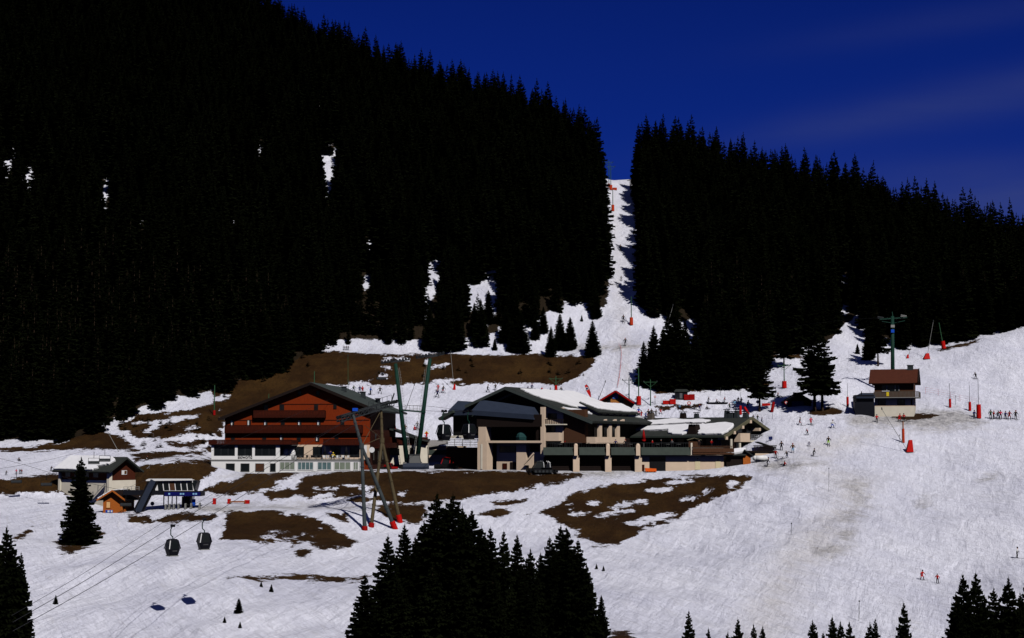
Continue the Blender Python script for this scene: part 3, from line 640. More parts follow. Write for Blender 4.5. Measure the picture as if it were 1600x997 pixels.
# boarded belt courses
for (y0, x0, x1) in ((631, 405, 545), (656, 352, 577), (681, 352, 577)):
    c.part('belt_board', TIM_D, c.box(MB(), x0, y0, x1, y0 + 1.2, -.07, .0))
for (a, b, y0, y1, lab) in ((396, 508, 641, 653, None), (351, 566, 664, 677, None), (505, 563, 686, 696, None), (326, 456, 687, 695, None)):
    m_ = MB(); d = -.95 if y0 < 686 else (-5.6 if a < 400 else -2.2)
    xa, xb = c.L(a, y0, d).x, c.L(b, y0, d).x; z1 = c.L((a + b) / 2, y0, d).z; z0 = c.L((a + b) / 2, y1, d).z
    m_.box(xa, d, z0, xb, -.02, z0 + .22)
    bo = c.part('balcony', TIM_D, m_)
    k = MB(); n = int((xb - xa) / .34)
    for i in range(n): k.box(xa + i * (xb - xa) / n, d - .06, z0 + .05, xa + (i + .9) * (xb - xa) / n, d, z1 - .12)
    k.box(xa - .03, d - .1, z1 - .12, xb + .03, d + .06, z1)
    for xx in (xa, xb - .08): k.box(xx, d, z0 + .25, xx + .08, -.05, z1 - .1)
    k.build('railing', TIM_D, bo)
wins = [(465, 611, 471, 618), (494, 611, 500, 618), (412, 632, 419, 641), (437, 632, 444, 641), (491, 631, 497, 641), (521, 631, 526, 639)]
wins += [(x - 3, 656, x + 3, 667) for x in (363, 389, 415, 442, 468, 498, 535)] + [(x - 3, 679, x + 3, 690) for x in (364, 413, 440, 467, 496, 526)]
for i, q in enumerate(wins):
    wo = c.window(*q, d=-.02, frame=TIM_K, bars=1)
    if i in (6, 7, 8, 11, 15, 17, 10):
        a = c.L(q[0] + 1.2, q[1] + 2).x; z1 = c.L(q[0], q[1] + 1).z; z0 = c.L(q[0], q[3] - 1).z
        MB().box(a, -.07, z0, a + .35, -.06, z1).build('curtain', WHT, wo)
# white storey in front
W0 = -5.0
xa, xb = c.L(330, 730, W0).x, c.L(455, 730, W0).x; xe = c.L(561, 730, W0).x
zt = c.L(400, 696, W0).z; zm = c.L(400, 717.5, W0).z; zterr = c.L(500, 717.5, W0).z
m_ = MB(); m_.box(xa, W0, -4, xe, -.06, zm - .35); c.part('lower_wall', WHITE, m_)
m_ = MB(); m_.box(xa - .1, W0 - .15, zm - .34, xe + .1, -.06, zm - .1); c.part('floor_band', GREYW, m_)
m_ = MB(); zs = c.L(400, 712.5, W0).z; m_.box(xa, W0, zm - .09, xb, -.06, zs); c.part('sill_wall', WHITE, m_)
m_ = MB(); m_.box(xa - .2, W0 - .3, zt, xb + .2, -.06, zt + .25); c.part('veranda_roof', GREYW, m_)
m_ = MB()
for q0, q1 in ((330, 334), (367, 371), (394, 398), (431, 437)):
    m_.box(c.L(q0, 705, W0).x, W0, zs, c.L(q1, 705, W0).x, W0 + .3, zt)
m_.box(xa, W0 + .3, zs, xa + .25, -.06, zt); c.part('veranda_posts', WHITE, m_)
for q0, q1, n in ((334, 367, 3), (371, 394, 2), (398, 431, 3)):
    g = MB(); x0, x1 = c.L(q0, 705, W0).x, c.L(q1, 705, W0).x; g.box(x0, W0 + .22, zs, x1, W0 + .28, zt); go_ = c.part('veranda_window', GLASS, g)
    g = MB()
    for k in range(1, n): xx = x0 + (x1 - x0) * k / n; g.box(xx - .05, W0 + .15, zs, xx + .05, W0 + .21, zt)
    g.box(x0, W0 + .15, zt - .5, x1, W0 + .2, zt - .42); g.build('frame', DGREY, go_)
for q0, q1 in ((353, 367), (376, 390), (399, 413), (422, 431)):
    c.window(q0, 724, q1, 737, d=W0 - .01, frame=GREYW, glass=TIM_B if q0 == 399 else GLASS, bars=0, fw=.07)
for q0, q1, n, gl in ((437, 461, 3, GLASSG), (465, 490, 4, GLASSB), (496, 518, 3, GLASSB), (522, 548, 3, GLASSG), (552, 560, 2, GLASSG)):
    c.window(q0, 721.5, q1, 734.5, d=W0 - .01, frame=WMET, glass=gl, bars=n - 1, fw=.12, name='glazed_door')
# terrace storey behind the furniture
m_ = MB(); z0 = zm - .08; z1 = c.L(500, 695, -.3).z; m_.box(c.L(437, 705, -.3).x, -.3, z0, xr + .02, -.01, z1); c.part('terrace_wall', PLAST, m_)
for q0, q1 in ((461, 475), (489, 503), (516, 532), (547, 562)):
    c.window(q0, 698, q1, 714, d=-.31, frame=TIM_K, bars=1, name='terrace_door')
m_ = MB(); xx0, xx1 = xb + .1, xe - .1; zr = zm - .1
for i in range(15): xx = xx0 + (xx1 - xx0) * i / 14; m_.box(xx - .03, W0 + .1, zr, xx + .03, W0 + .16, zr + 1.0)
m_.box(xx0, W0 + .09, zr + 1.0, xx1, W0 + .17, zr + 1.06); m_.box(xx0, W0 + .11, zr + .1, xx1, W0 + .15, zr + .16); c.part('terrace_railing', DGREY, m_)
tx = bpy.data.curves.new('lettering', 'FONT'); tx.body = 'skiworld'; tx.size = 1.15; tx.extrude = .02; tx.offset = .018; to = bpy.data.objects.new('t', tx); col.objects.link(to)
bpy.context.view_layer.update(); tm = bpy.data.meshes.new_from_object(to); bpy.data.objects.remove(to); tm.materials.clear(); tm.materials.append(BLACKM)
lt = bpy.data.objects.new('lettering', tm); col.objects.link(lt); lt.parent = c.root; q = c.L(371.5, 716.8, W0 - .03); lt.location = q; lt.rotation_euler = (math.pi / 2, 0, 0)
wd = max(v.co.x for v in tm.vertices); lt.scale = ((c.L(394, 716, W0).x - q.x) / wd, (c.L(394, 716, W0).x - q.x) / wd * 1.2, 1)
# entrance side on the right
sx = xr + .06
MB().box(xr, .02, -3, xr + .06, 28.9, rz_(xr) - .1).build('shade_toned_cladding', mat('shade_toned_side_boards', (.06, .016, .008), .85, .3, 2, stretch=(5, 5, .4)), c.root, 'side cladding with the shade of the side wall put into its dark colour')  # added overlay: shade of the right side put into the dark board colour
for (yy, z0, z1) in ((3, 3.2, 5.2), (8, 3.2, 5.2), (13, 3.2, 5.2), (5, 7.6, 9.2), (12, 7.6, 9.2), (20, 5, 7)):
    MB().box(sx, yy, z0, sx + .06, yy + 1.2, z1).build('side_window', GLASS, c.root)
MB().box(sx, -.5, 5.9, sx + 2.0, 24, 6.1).build('side_balcony', TIM_D, c.root)
m_ = MB(); m_.box(sx + 1.95, -.5, 6.1, sx + 2.02, 24, 7.1); m_.build('side_railing', TIM_D, c.root)
MB().tube(c.L(581, 703, -2.5), c.L(581, 703, -2.5) + Vector((0, .15, 0)), .62, n=18).build('round_panel', WMET, c.root, label='round white panel beside the terrace')
m_ = MB(); c.box(m_, 568, 696, 573, 708, -3, -2.9); c.part('white_panel', WMET, m_)
CH = c
def on_terrace(px, d): return c.o + c.ex * c.L(px, 716, d).x + c.ey * d + Vector((0, 0, zm - .09))
def chair_proto(name, label, m_, g):
    r_ = thing(name, label, 'chair', (0, 0, 0), 0, g)
    MB().box(-.24, -.24, .42, .24, .24, .47).build('seat', m_, r_); MB().box(-.24, .2, .48, .24, .25, .95).build('backrest', m_, r_)
    for sx_ in (-1, 1):
        for sy_ in (-1, 1): MB().tube((sx_ * .22, sy_ * .2, 0), (sx_ * .22, sy_ * .2, .42), .025, n=5).build('leg', m_, r_)
    return r_
wc = chair_proto('terrace_chair', 'white chair standing on the chalet terrace near its right end', WMET, 'white chairs on the chalet terrace')
bc = chair_proto('terrace_chair', 'black chair standing on the chalet terrace in its left half', BLACKM, 'black chairs on the chalet terrace')
for i, (px, d) in enumerate([(506, -3.6), (510, -2.8), (513, -3.9), (526, -3.2), (531, -3.9), (536, -2.6), (540, -3.4), (545, -3.9), (519, -4.1), (528, -4.2)]):
    o = wc if i == 0 else copy_tree(wc); o.location = on_terrace(px, d); o.rotation_euler = (0, 0, i * 1.3)
for i, (px, d) in enumerate([(441, -3), (446, -3.8), (452, -2.7), (459, -3.6), (466, -3.1), (474, -3.9), (479, -2.9), (486, -3.7), (492, -3.2), (498, -3.9)]):
    o = bc if i == 0 else copy_tree(bc); o.location = on_terrace(px, d); o.rotation_euler = (0, 0, i * 1.7)
tb = thing('terrace_table', 'round table standing among the chairs on the chalet terrace', 'table', on_terrace(449, -3.2), 0, 'tables on the chalet terrace')
MB().tube((0, 0, .72), (0, 0, .76), .55, n=14).build('table_top', GREYW, tb); MB().tube((0, 0, 0), (0, 0, .72), .05).build('leg', DGREY, tb)
for px in (470, 483, 495, 522, 538): o = copy_tree(tb); o.location = on_terrace(px, -3.3)
def parasol(pos, h, m_, label, r=.28, name='closed_parasol', group=None):
    t_ = thing(name, label, 'parasol', pos, 0, group)
    MB().tube((0, 0, 0), (0, 0, h), .04, n=6).build('pole', GREYW, t_)
    k = MB(); k.tube((0, 0, h * .3), (0, 0, h * .42), r * .6, r, 10); k.tube((0, 0, h * .42), (0, 0, h * 1.0), r, .05, 10); k.build('canopy', m_, t_, smooth=True); return t_
parasol(on_terrace(507.5, -2.2), 3.0, BLK, 'closed charcoal parasol on the chalet terrace left of the white chairs', .4)
parasol(on_terrace(541, -2.0), 2.9, BLK, 'closed charcoal parasol on the chalet terrace behind the white chairs', .45)
for px, lb in ((446.5, 'pale wrapped seating cover at the left end of the chalet terrace'), (456, 'pale wrapped seating cover left of the first terrace doorway')):
    t_ = thing('wrapped_cover', lb, 'cover', on_terrace(px, -1.6)); k = MB(); k.ball((0, 0, 1.25), .85, 10, 8, 1.35); k.build('sheet', WHT, t_, smooth=True)

# annex between chalet and lift station
a = Fac('chalet_annex', 'low dark roofed annex of pale render between the red chalet and the green pylon', 'annex', 604, 368, 0, py=724)
m_ = MB(); a.box(m_, 604, 690, 668, 726, 0, 9); a.part('wall', CREAM, m_)
m_ = MB(); a.box(m_, 600, 683, 668.5, 694.5, -.25, -.02); a.part('upper_boards', TIM_D, m_)
m_ = MB(); q = [a.L(596, 664, -1.5), a.L(650, 684, -1.5), a.L(650, 684, -1.5) + Vector((0, 11, .3)), a.L(596, 664, -1.5) + Vector((0, 11, .3))]; slab(m_, q, .4)
q = [a.L(650, 684, -1.4), a.L(669, 688, -1.4), a.L(669, 688, -1.4) + Vector((0, 10, .3)), a.L(650, 684, -1.4) + Vector((0, 10, .3))]; slab(m_, q, .4); a.part('roof', ROOF_K, m_)
a.window(608, 701, 624, 711, -.01, TIM_K, GLASS, 7, name='barred_window', fw=.08)
m_ = MB(); a.box(m_, 640, 700, 646, 717, -.1, -.01); a.part('door', TIM_K, m_)
# low flat garage under the platform
g_ = Fac('platform_garage', 'low beige garage with a wide dark opening under the corrugated platform roof', 'garage', 668, 374, 0, py=722)
m_ = MB(); g_.box(m_, 668, 697, 727, 726, 0, 9); g_.part('wall', PLAST, m_)
m_ = MB(); g_.box(m_, 669, 703, 701, 710.5, -.12, -.01); g_.part('garage_opening', FASC, m_)
m_ = MB(); q = [g_.L(667, 698, -.8), g_.L(700, 693, -.8), g_.L(700, 687, 9), g_.L(667, 688, 9)]; slab(m_, q, .2); g_.part('corrugated_roof', mat('corrugated_steel', (.4, .38, .36), .5, .35, 1.0, stretch=(.3, 3, 3)), m_)
m_ = MB(); m_.beam(g_.L(706, 700, -.5), g_.L(745, 722, -.5), .5, 1.3); g_.part('stair_wall', PLAST, m_)

# gondola lift station
s = fac_from('gondola_station', 'gondola lift station with blue grey tunnel roofs under a large charcoal gable roof', 'lift station', 735, 914, 347, 27, py=733)
Ws = s.W
A_ = s.L(789, 604, -2.2); EL = s.L(727, 633, -2.2); ER = s.L(926, 658, -2.2); DP = Vector((0, 37, 0))
def rz2(x): return (A_.z + (EL.z - A_.z) * (A_.x - x) / (A_.x - EL.x) if x < A_.x else A_.z + (ER.z - A_.z) * (x - A_.x) / (ER.x - A_.x)) - .6
x0 = s.L(748, 700).x
s.part('hall_wall', TIM_K, MB().prism([(x0, 1, -1.5), (Ws, 1, -1.5), (Ws, 1, rz2(Ws)), (A_.x, 1, rz2(A_.x)), (x0, 1, rz2(x0))], (0, 33, 0)))
m_ = MB(); slab(m_, [A_, EL, EL + DP, A_ + DP], .5); slab(m_, [A_, ER, ER + DP, A_ + DP], .5); ro = s.part('roof', ROOF_K, m_)
m_ = MB()
for E in (EL, ER): m_.beam(A_ + Vector((0, -.1, -.4)), E + Vector((0, -.1, -.4)), .16, .6)
m_.build('verge_board', ROOF_G, ro)
m_ = MB(); i0_ = s.L(803, 614, -.6); m_.beam(i0_, s.L(775, 627, -.6), .2, .45); m_.beam(i0_, s.L(922, 662, -.6), .2, .45); m_.build('inner_verge', ROOF_G, ro)
roof_snow(ro, A_, Vector((0, 37, 0)), ER - A_, [(.14, .06), (1.0, .02), (1.0, .86), (.82, .8), (.6, .7), (.5, .62), (.36, .66), (.27, .56), (.2, .42), (.12, .35), (.1, .2)])
roof_snow(ro, A_, Vector((0, 37, 0)), ER - A_, [(.05, .62), (.2, .66), (.3, .74), (.26, .8), (.1, .74)])
# long raised dormer
m_ = MB(); es = Vector((0, 37, 0)); et = ER - A_; nrm = es.cross(et).normalized(); nrm = -nrm if nrm.z < 0 else nrm
def rp(s_, t_, h=0): return A_ + es * s_ + et * t_ + nrm * h
slab(m_, [rp(.3, .6, 1.5), rp(.97, .6, 1.5), rp(.97, .84, 1.0), rp(.3, .84, 1.0)], .3); m_.build('dormer_roof', ROOF_K, ro)
roof_snow(ro, rp(.3, .6, 1.52), es * .67, rp(.3, .84, 1.02) - rp(.3, .6, 1.52), [(.0, .02), (1, .02), (1, .85), (.7, .9), (.4, .82), (.12, .7)], .2)
m_ = MB(); m_.hexa([rp(.34, .7, 0), rp(.34, .8, 0), rp(.95, .8, 0), rp(.95, .7, 0), rp(.34, .7, 1.0), rp(.34, .8, .8), rp(.95, .8, .8), rp(.95, .7, 1.0)]); dm = m_.build('dormer_wall', PLAST, ro)
for k in range(5):
    m_ = MB(); a0 = .4 + k * .105; m_.hexa([rp(a0, .79, .1), rp(a0, .806, .1), rp(a0 + .07, .806, .1), rp(a0 + .07, .79, .1), rp(a0, .79, .7), rp(a0, .806, .7), rp(a0 + .07, .806, .7), rp(a0 + .07, .79, .7)]); m_.build('dormer_window', GLASS, dm)
# tunnel roofs over the cabins
def tunnel(x0, yt0, yb0, x1, yt1, yb1, d0, d1, ins):
    m_ = MB(); a0 = s.L(x0, yb0, d0); a1 = s.L(x1, yb1, d0); h0 = s.L(x0, yt0, d0).z - a0.z; h1 = s.L(x1, yt1, d0).z - a1.z
    dw = d1 - d0
    prof_ = lambda p, h, off: [p + Vector((0, 0, -1.1)), p, p + Vector((off, dw * .32, h)), p + Vector((off, dw * .68, h)), p + Vector((0, dw, 0)), p + Vector((0, dw, -1.1))]
    A0_, B0_ = prof_(a0, h0, ins), prof_(a1, h1, -ins); n = 6
    m_.add(A0_ + B0_, [tuple(range(n)), tuple(range(n, 2 * n))[::-1]] + [((i + 1) % n, i, n + i, n + (i + 1) % n) for i in range(n)])
    return m_
s.part('tunnel_roof', NAVY, tunnel(737, 624.5, 641, 834, 636, 648, -4.5, 3, 1.2), label='long blue grey tunnel roof')
s.part('tunnel_roof', NAVY, tunnel(700, 626, 642, 737, 627, 641, -1.5, 5, 1.5), label='short blue grey tunnel roof')
m_ = MB(); s.box(m_, 745, 648, 846, 667, -4.0, -3.8); s.part('machine_casing', TIM_K, m_)
m_ = MB(); s.box(m_, 692, 645, 745, 651, -1, 4); m_.beam(s.L(690, 655, -1), s.L(712, 643, -1), 3, .6); s.part('entry_canopy', FASC, m_)
m_ = MB(); s.box(m_, 708, 651, 746, 682, 1, 3); s.part('entry_machinery', BLACKM, m_)
m_ = MB(); s.box(m_, 697, 680.5, 748, 685, -2.5, 3); s.part('arrival_platform', CREAM, m_)
m_ = MB()
for k in range(5): s.box(m_, 697, 686 + 2.6 * k, 747, 687 + 2.6 * k, -2.6, -2.5)
for px in (698, 710, 722, 734, 746): s.box(m_, px, 685.5, px + .8, 698, -2.7, -2.62)
s.part('slatted_railing', GREYW, m_)
m_ = MB(); s.box(m_, 697, 699, 748, 735, 2, 2.4); s.part('undercroft_wall', TIM_B, m_)
m_ = MB(); s.box(m_, 747.5, 667, 759, 690, -4.2, -1.5); s.box(m_, 746, 690, 760.5, 736, -4.3, -1.4); s.part('pier', PLAST, m_)
m_ = MB(); s.box(m_, 751, 694, 753.5, 733, -4.42, -4.3); s.part('pier_pilaster', CREAM, m_)
m_ = MB(); s.box(m_, 776, 692, 850, 738, -.8, .9); s.part('base_wall', PLAST, m_)
m_ = MB(); s.box(m_, 760, 688.5, 846, 692, -3.6, .9); s.part('terrace_slab', PLAST, m_)
m_ = MB(); s.box(m_, 807, 692, 822, 738, -2.2, -.81); s.part('stair_block', PLAST, m_)
m_ = MB(); m_.prism([s.L(820, 727, -2.9), s.L(833, 709, -2.9), s.L(833, 727, -2.9)], (0, .4, 0)); m_.beam(s.L(818, 726, -3.1), s.L(834, 708, -3.1), .3, .3); s.part('stair_parapet', PLAST, m_)
s.window(781, 697, 806, 707, -.81, TIM_K, GLASS, 2)
for q in ((785, 724, 792, 733), (797, 722, 806, 733), (828, 694, 843, 706)):
    m_ = MB(); s.box(m_, *q, -.93, -.81); s.part('door', TIM_K if q[0] != 785 else TIM_D, m_)
m_ = MB(); k = s.L(815, 683, -2.5); m_.ball(k, 1.25, 8, 6, 1.0); m_.box(k.x - 1.2, -3, k.z - 1.1, k.x + 1, -1.5, k.z + .2); s.part('teal_tarpaulin', TEAL, m_)
m_ = MB(); s.box(m_, 844.5, 636, 850.5, 714, -3.2, -2.4); s.part('corner_column', PLAST, m_)
m_ = MB(); s.box(m_, 850.6, 637, 880, 692, -.9, .95); s.part('bay_wall', PLAST, m_)
m_ = MB(); s.box(m_, 880, 640, 914, 692, -.7, .95); s.part('boarded_wall', TIM_B, m_)
m_ = MB(); s.box(m_, 852, 676, 873, 689, -2.6, -.95); s.part('balcony_box', PLAST, m_)
m_ = MB(); s.box(m_, 849, 662.5, 881, 664, -2.9, -.91); bo = s.part('balcony', CREAM, m_)
m_ = MB()
for k in range(12): px = 850 + k * 2.7; s.box(m_, px, 656, px + 1.1, 662.4, -2.85, -2.8)
s.box(m_, 849, 655, 881, 656, -2.9, -2.75); m_.build('railing', TIM_K, bo)
s.window(856, 646, 870, 655, -.92, TIM_K, GLASS, 1); s.window(853, 665, 868, 675, -.92, TIM_K, GLASS, 1); s.window(852, 690, 876, 697, -.92, TIM_K, GLASS, 2)
# right flank with white brackets
m_ = MB(); s.sbox(m_, 915, 683, 962, 693, Ws, .05, 2.4); s.part('flank_balcony', PLAST, m_)
for px in (923, 938.5, 951): m_ = MB(); s.sbox(m_, px, 661, px + 4, 684, Ws, 1.6, 2.2); m_.beam(s.M(px + 4, 661, Ws) + Vector((1.9, 0, .1)), s.M(px + 4, 661, Ws) + Vector((1.9, 3.0, .6)), .5, .6); s.part('roof_bracket', PLAST, m_)
for px in (928, 943, 956): m_ = MB(); s.sbox(m_, px, 668, px + 6, 682, Ws, .02, .1); s.part('flank_window', GLASS, m_)
m_ = MB(); m_.box(Ws, 1, -1, Ws + .05, 33, s.M(950, 690, Ws).z); s.part('flank_base', TIM_K, m_)
ST = s

# garage row with terrace
t2 = Fac('garage_row', 'row of dark garage doors with beige columns under a grey green terrace fascia', 'garage', 850, 347, 0, py=737)
m_ = MB(); t2.box(m_, 850, 712, 1004, 742, 1.2, 12); t2.part('back_wall', TIM_K, m_)
m_ = MB(); t2.box(m_, 1003, 711.5, 1131, 742, .0, 12); t2.part('render_wall', PLAST, m_)
for (q0, q1) in ((849, 896), (905, 946.5), (955, 993), (1002, 1079)):
    m_ = MB(); a0 = t2.L(q0, 700, -1.2).x; a1 = t2.L(q1, 700, -1.2).x; z1 = t2.L(900, 699, -1.2).z; z0 = t2.L(900, 711, -1.2).z
    m_.hexa([(a0, -1.5, z0), (a1, -1.5, z0), (a1, .1, z0), (a0, .1, z0), (a0, -.6, z1), (a1, -.6, z1), (a1, .1, z1), (a0, .1, z1)]); t2.part('fascia', FASC, m_)
m_ = MB(); z1 = t2.L(900, 699, 0).z; m_.box(t2.L(850, 699).x, .12, z1 - .3, t2.L(1131, 699).x, 14, z1 - .05); t2.part('terrace_floor', STONE, m_)
for (q0, q1) in ((895.5, 905.5), (945.5, 955.5), (992, 1003)):
    m_ = MB(); t2.box(m_, q0, 712, q1, 742, -.9, 1.1); a0 = t2.L(q0 + 1.5, 700, -1).x; a1 = t2.L(q1 - 3, 700, -1).x
    m_.box(a0, -1.7, t2.L(900, 711.9, -1).z, a1, -.5, t2.L(900, 696, -1).z); m_.ball(((a0 + a1) / 2, -1.1, t2.L(900, 696, -1).z), .45, 8, 6); t2.part('column', PLAST, m_)
for (q0, q1) in ((860, 895), (906.5, 945), (956.5, 991.5)):
    m_ = MB(); a0 = t2.L(q0, 720, .9).x; a1 = t2.L(q1, 720, .9).x; zb_ = t2.L(900, 739, .9).z; zt_ = t2.L(900, 713, .9).z; n = 9
    for k in range(n): m_.box(a0, .9 - .03 * (k % 2), zb_ + (zt_ - zb_) * k / n, a1, 1.15, zb_ + (zt_ - zb_) * (k + .93) / n)
    t2.part('garage_door', TIM_K, m_)
m_ = MB(); n = 60; xa, xb = t2.L(852, 695, -.3).x, t2.L(1079, 695, -.3).x
for k in range(n + 1): xx = xa + (xb - xa) * k / n; m_.box(xx - .02, -.35, z1, xx + .02, -.31, z1 + .95)
m_.box(xa, -.37, z1 + .95, xb, -.29, z1 + 1.02); t2.part('terrace_railing', DGREY, m_)
m_ = MB(); t2.box(m_, 1015, 713, 1040, 742, -.1, -.01); t2.part('wall_opening', BLACKM, m_)
m_ = MB(); t2.box(m_, 1003, 726, 1007, 740, -.15, -.01); t2.part('small_door', TIM_D, m_)
for q0, q1, q2 in ((1086, 1094, 713), (1118, 1126, 715)):
    m_ = MB(); t2.box(m_, q0, q2, q1, 734, -.08, -.005); do = t2.part('door', mat('pale_yellow_door', (.72, .62, .4), .7, .05), m_)
    m_ = MB(); t2.box(m_, q0 + 3, q2 + 3, q0 + 5, q2 + 4.5, -.12, -.085); m_.build('door_sign', TIM_D, do)
m_ = MB(); t2.box(m_, 1096, 711, 1102, 714, -.06, -.005); t2.part('vent', GREYW, m_)
m_ = MB(); xa, xb = t2.L(1082, 700, -1.6).x, t2.L(1147, 700, -1.6).x; zt_ = t2.L(1100, 697.5, -1.6).z; zb_ = t2.L(1100, 708, -1.6).z
m_.box(xa, -1.6, zb_ - .3, xb, .0, zb_); bo = t2.part('brown_balcony', TIM_B, m_); m_ = MB()
for k in range(30): xx = xa + (xb - xa) * k / 30; m_.box(xx, -1.6, zb_, xx + .1, -1.54, zt_)
m_.box(xa, -1.63, zt_, xb, -1.5, zt_ + .1); m_.box(xa, -1.62, zb_ + .2, xb, -1.615, zt_ - .45); m_.build('railing', TIM_B, bo)
m_ = MB(); t2.box(m_, 1079.5, 692, 1082, 711, -1.3, -1.0); t2.part('white_post', CREAM, m_)

# restaurant with snow on its roof
b3 = fac_from('restaurant', 'low charcoal roofed mountain restaurant with a broad snow sheet and many chimneys on its roof', 'restaurant', 966, 1131, 354, 38, py=735)
Wb = b3.W; EFr = b3.L(1131, 681, 0); z_e = EFr.z; GW = 20.5
A1 = b3.M(1175, 651.5, Wb); zr_ = A1.z; GW = A1.y * 2
EFl = Vector((-1.0, 0, z_e)); EFr = Vector((Wb, 0, z_e)); RL = Vector((-1.0, GW / 2, zr_)); RR = Vector((Wb, GW / 2, zr_)); BL = Vector((-1, GW, z_e)); BR = Vector((Wb, GW, z_e))
m_ = MB(); slab(m_, [EFl, EFr, RR, RL], .45); slab(m_, [RL, RR, BR, BL], .45); ro = b3.part('roof', ROOF_K, m_)
m_ = MB(); m_.beam(RR + Vector((.1, 0, -.35)), EFr + Vector((.1, 0, -.35)), .2, .75); m_.beam(RR + Vector((.1, 0, -.35)), BR + Vector((.1, 0, -.35)), .2, .75); m_.build('verge_board', FASC_L, ro)
m_ = MB(); m_.beam(EFl + Vector((0, -.08, -.2)), EFr + Vector((0, -.08, -.2)), .12, .4); m_.build('eave_gutter', FASC, ro)
wi = 2.2
b3.part('wall', TIM_K, MB().prism([(Wb - wi, wi, 0), (Wb - wi, wi, z_e + wi * (zr_ - z_e) / (GW / 2) - .5), (Wb - wi, GW / 2, zr_ - .5), (Wb - wi, GW - wi, z_e + wi * (zr_ - z_e) / (GW / 2) - .5), (Wb - wi, GW - wi, 0)], (-(Wb - wi - 1), 0, 0)))
es = EFr - EFl; et = RL - EFl
roof_snow(ro, EFl, es, et, [(.06, .28), (.3, .26), (.42, .30), (.47, .12), (.53, .05), (.62, .04), (.66, .2), (.72, .22), (.76, .06), (.97, .05), (.99, .2), (.97, .45), (.93, .6), (.86, .66), (.8, .64), (.7, .56), (.66, .60), (.3, .52), (.1, .46)], .3)
roof_snow(ro, EFl, es, et, [(.06, .55), (.25, .6), (.45, .66), (.66, .68), (.68, .8), (.6, .86), (.45, .84), (.3, .92), (.2, .84), (.08, .8)], .25)
def chim(s_, t_, w_, h, m_=CHIM, cap=True):
    p = EFl + es * s_ + et * t_; k = MB(); k.hexa([p + Vector(v) for v in ((-w_, -w_, -1), (w_, -w_, -1), (w_, w_, -1), (-w_, w_, -1), (-w_ * .7, -w_ * .7, h), (w_ * .7, -w_ * .7, h), (w_ * .7, w_ * .7, h), (-w_ * .7, w_ * .7, h))])
    o_ = k.build('chimney', m_, ro)
    if cap: k = MB(); k.box(p.x - w_, p.y - w_, p.z + h + .15, p.x + w_, p.y + w_, p.z + h + .32); [k.box(p.x + sx_ * w_ * .6 - .05, p.y - .05, p.z + h, p.x + sx_ * w_ * .6 + .05, p.y + .05, p.z + h + .15) for sx_ in (-1, 1)]; k.build('chimney_cap', m_, o_)
chim(.69, .18, 1.3, 1.9, TIM_K); chim(.08, .95, .8, 1.6, STONE); chim(.38, .97, .75, 1.3, TIM_K); chim(.5, .99, .6, 1.0); chim(.78, .98, .6, 1.7); chim(.82, .98, .7, 1.2); chim(.87, .98, .6, 1.6); chim(.95, .98, .7, 1.1)
# front: big windows below the eave
zf0 = t2.o.z + t2.L(900, 699, 0).z - b3.o.z
for k in range(9):
    x0_ = 2.5 + k * (Wb - 6) / 9; m_ = MB(); m_.box(x0_, wi - .08, zf0 + .5, x0_ + (Wb - 6) / 9 * .78, wi - .01, z_e - .5); wo = b3.part('window', TIM_K, m_)
    MB().box(x0_ + .1, wi - .12, zf0 + .6, x0_ + (Wb - 6) / 9 * .72, wi - .085, z_e - .6).build('pane', GLASS, wo)
m_ = MB()
for k in range(5): x0_ = Wb - 4.3 + k * .5; m_.box(x0_, wi - .2, zf0 + .2, x0_ + .3, wi - .13, z_e - .7)
b3.part('pale_shutter', GRY, m_)
# gable side fittings
X = Wb - wi
for px, py, l_ in ((1172, 659, 1.8), (1160, 667.5, 1.8), (1147, 676, 1.8), (1134.5, 684.5, 1.8), (1186, 671, 1.8)):
    m_ = MB(); p = b3.M(px, py, Wb); m_.box(Wb - 1.9, p.y - .45, p.z - .35, Wb + .25, p.y + .45, p.z + .35); b3.part('beam_end', PLAST, m_)
m_ = MB(); b3.sbox(m_, 1147, 677, 1162, 690.5, X, .02, 1.7); b3.part('bay_panel', PLAST, m_)
m_ = MB(); b3.sbox(m_, 1162.5, 688, 1184, 691, X, .02, 1.8); bo = b3.part('gable_balcony', CREAM, m_); m_ = MB()
for k in range(8): b3.sbox(m_, 1163 + k * 2.6, 680, 1164.4 + k * 2.6, 687.8, X, 1.7, 1.75)
b3.sbox(m_, 1162.5, 679, 1184, 680, X, 1.68, 1.8); m_.build('railing', GRY, bo)
for q in ((1151, 670, 1159, 676), (1166, 668, 1173, 678), (1150, 692, 1160, 700), (1165, 694, 1176, 704)):
    m_ = MB(); b3.sbox(m_, *q, X, .01, .08); b3.part('gable_window', GLASS, m_)
m_ = MB(); b3.sbox(m_, 1177, 683, 1181, 692, X, 1.85, 1.92); b3.part('blue_white_cloth', LBLUE, m_)
for px in (1134, 1147.5): m_ = MB(); b3.sbox(m_, px, 686 if px < 1140 else 692, px + 1.6, 706, X, 1.2, 1.5); b3.part('white_post', CREAM, m_)

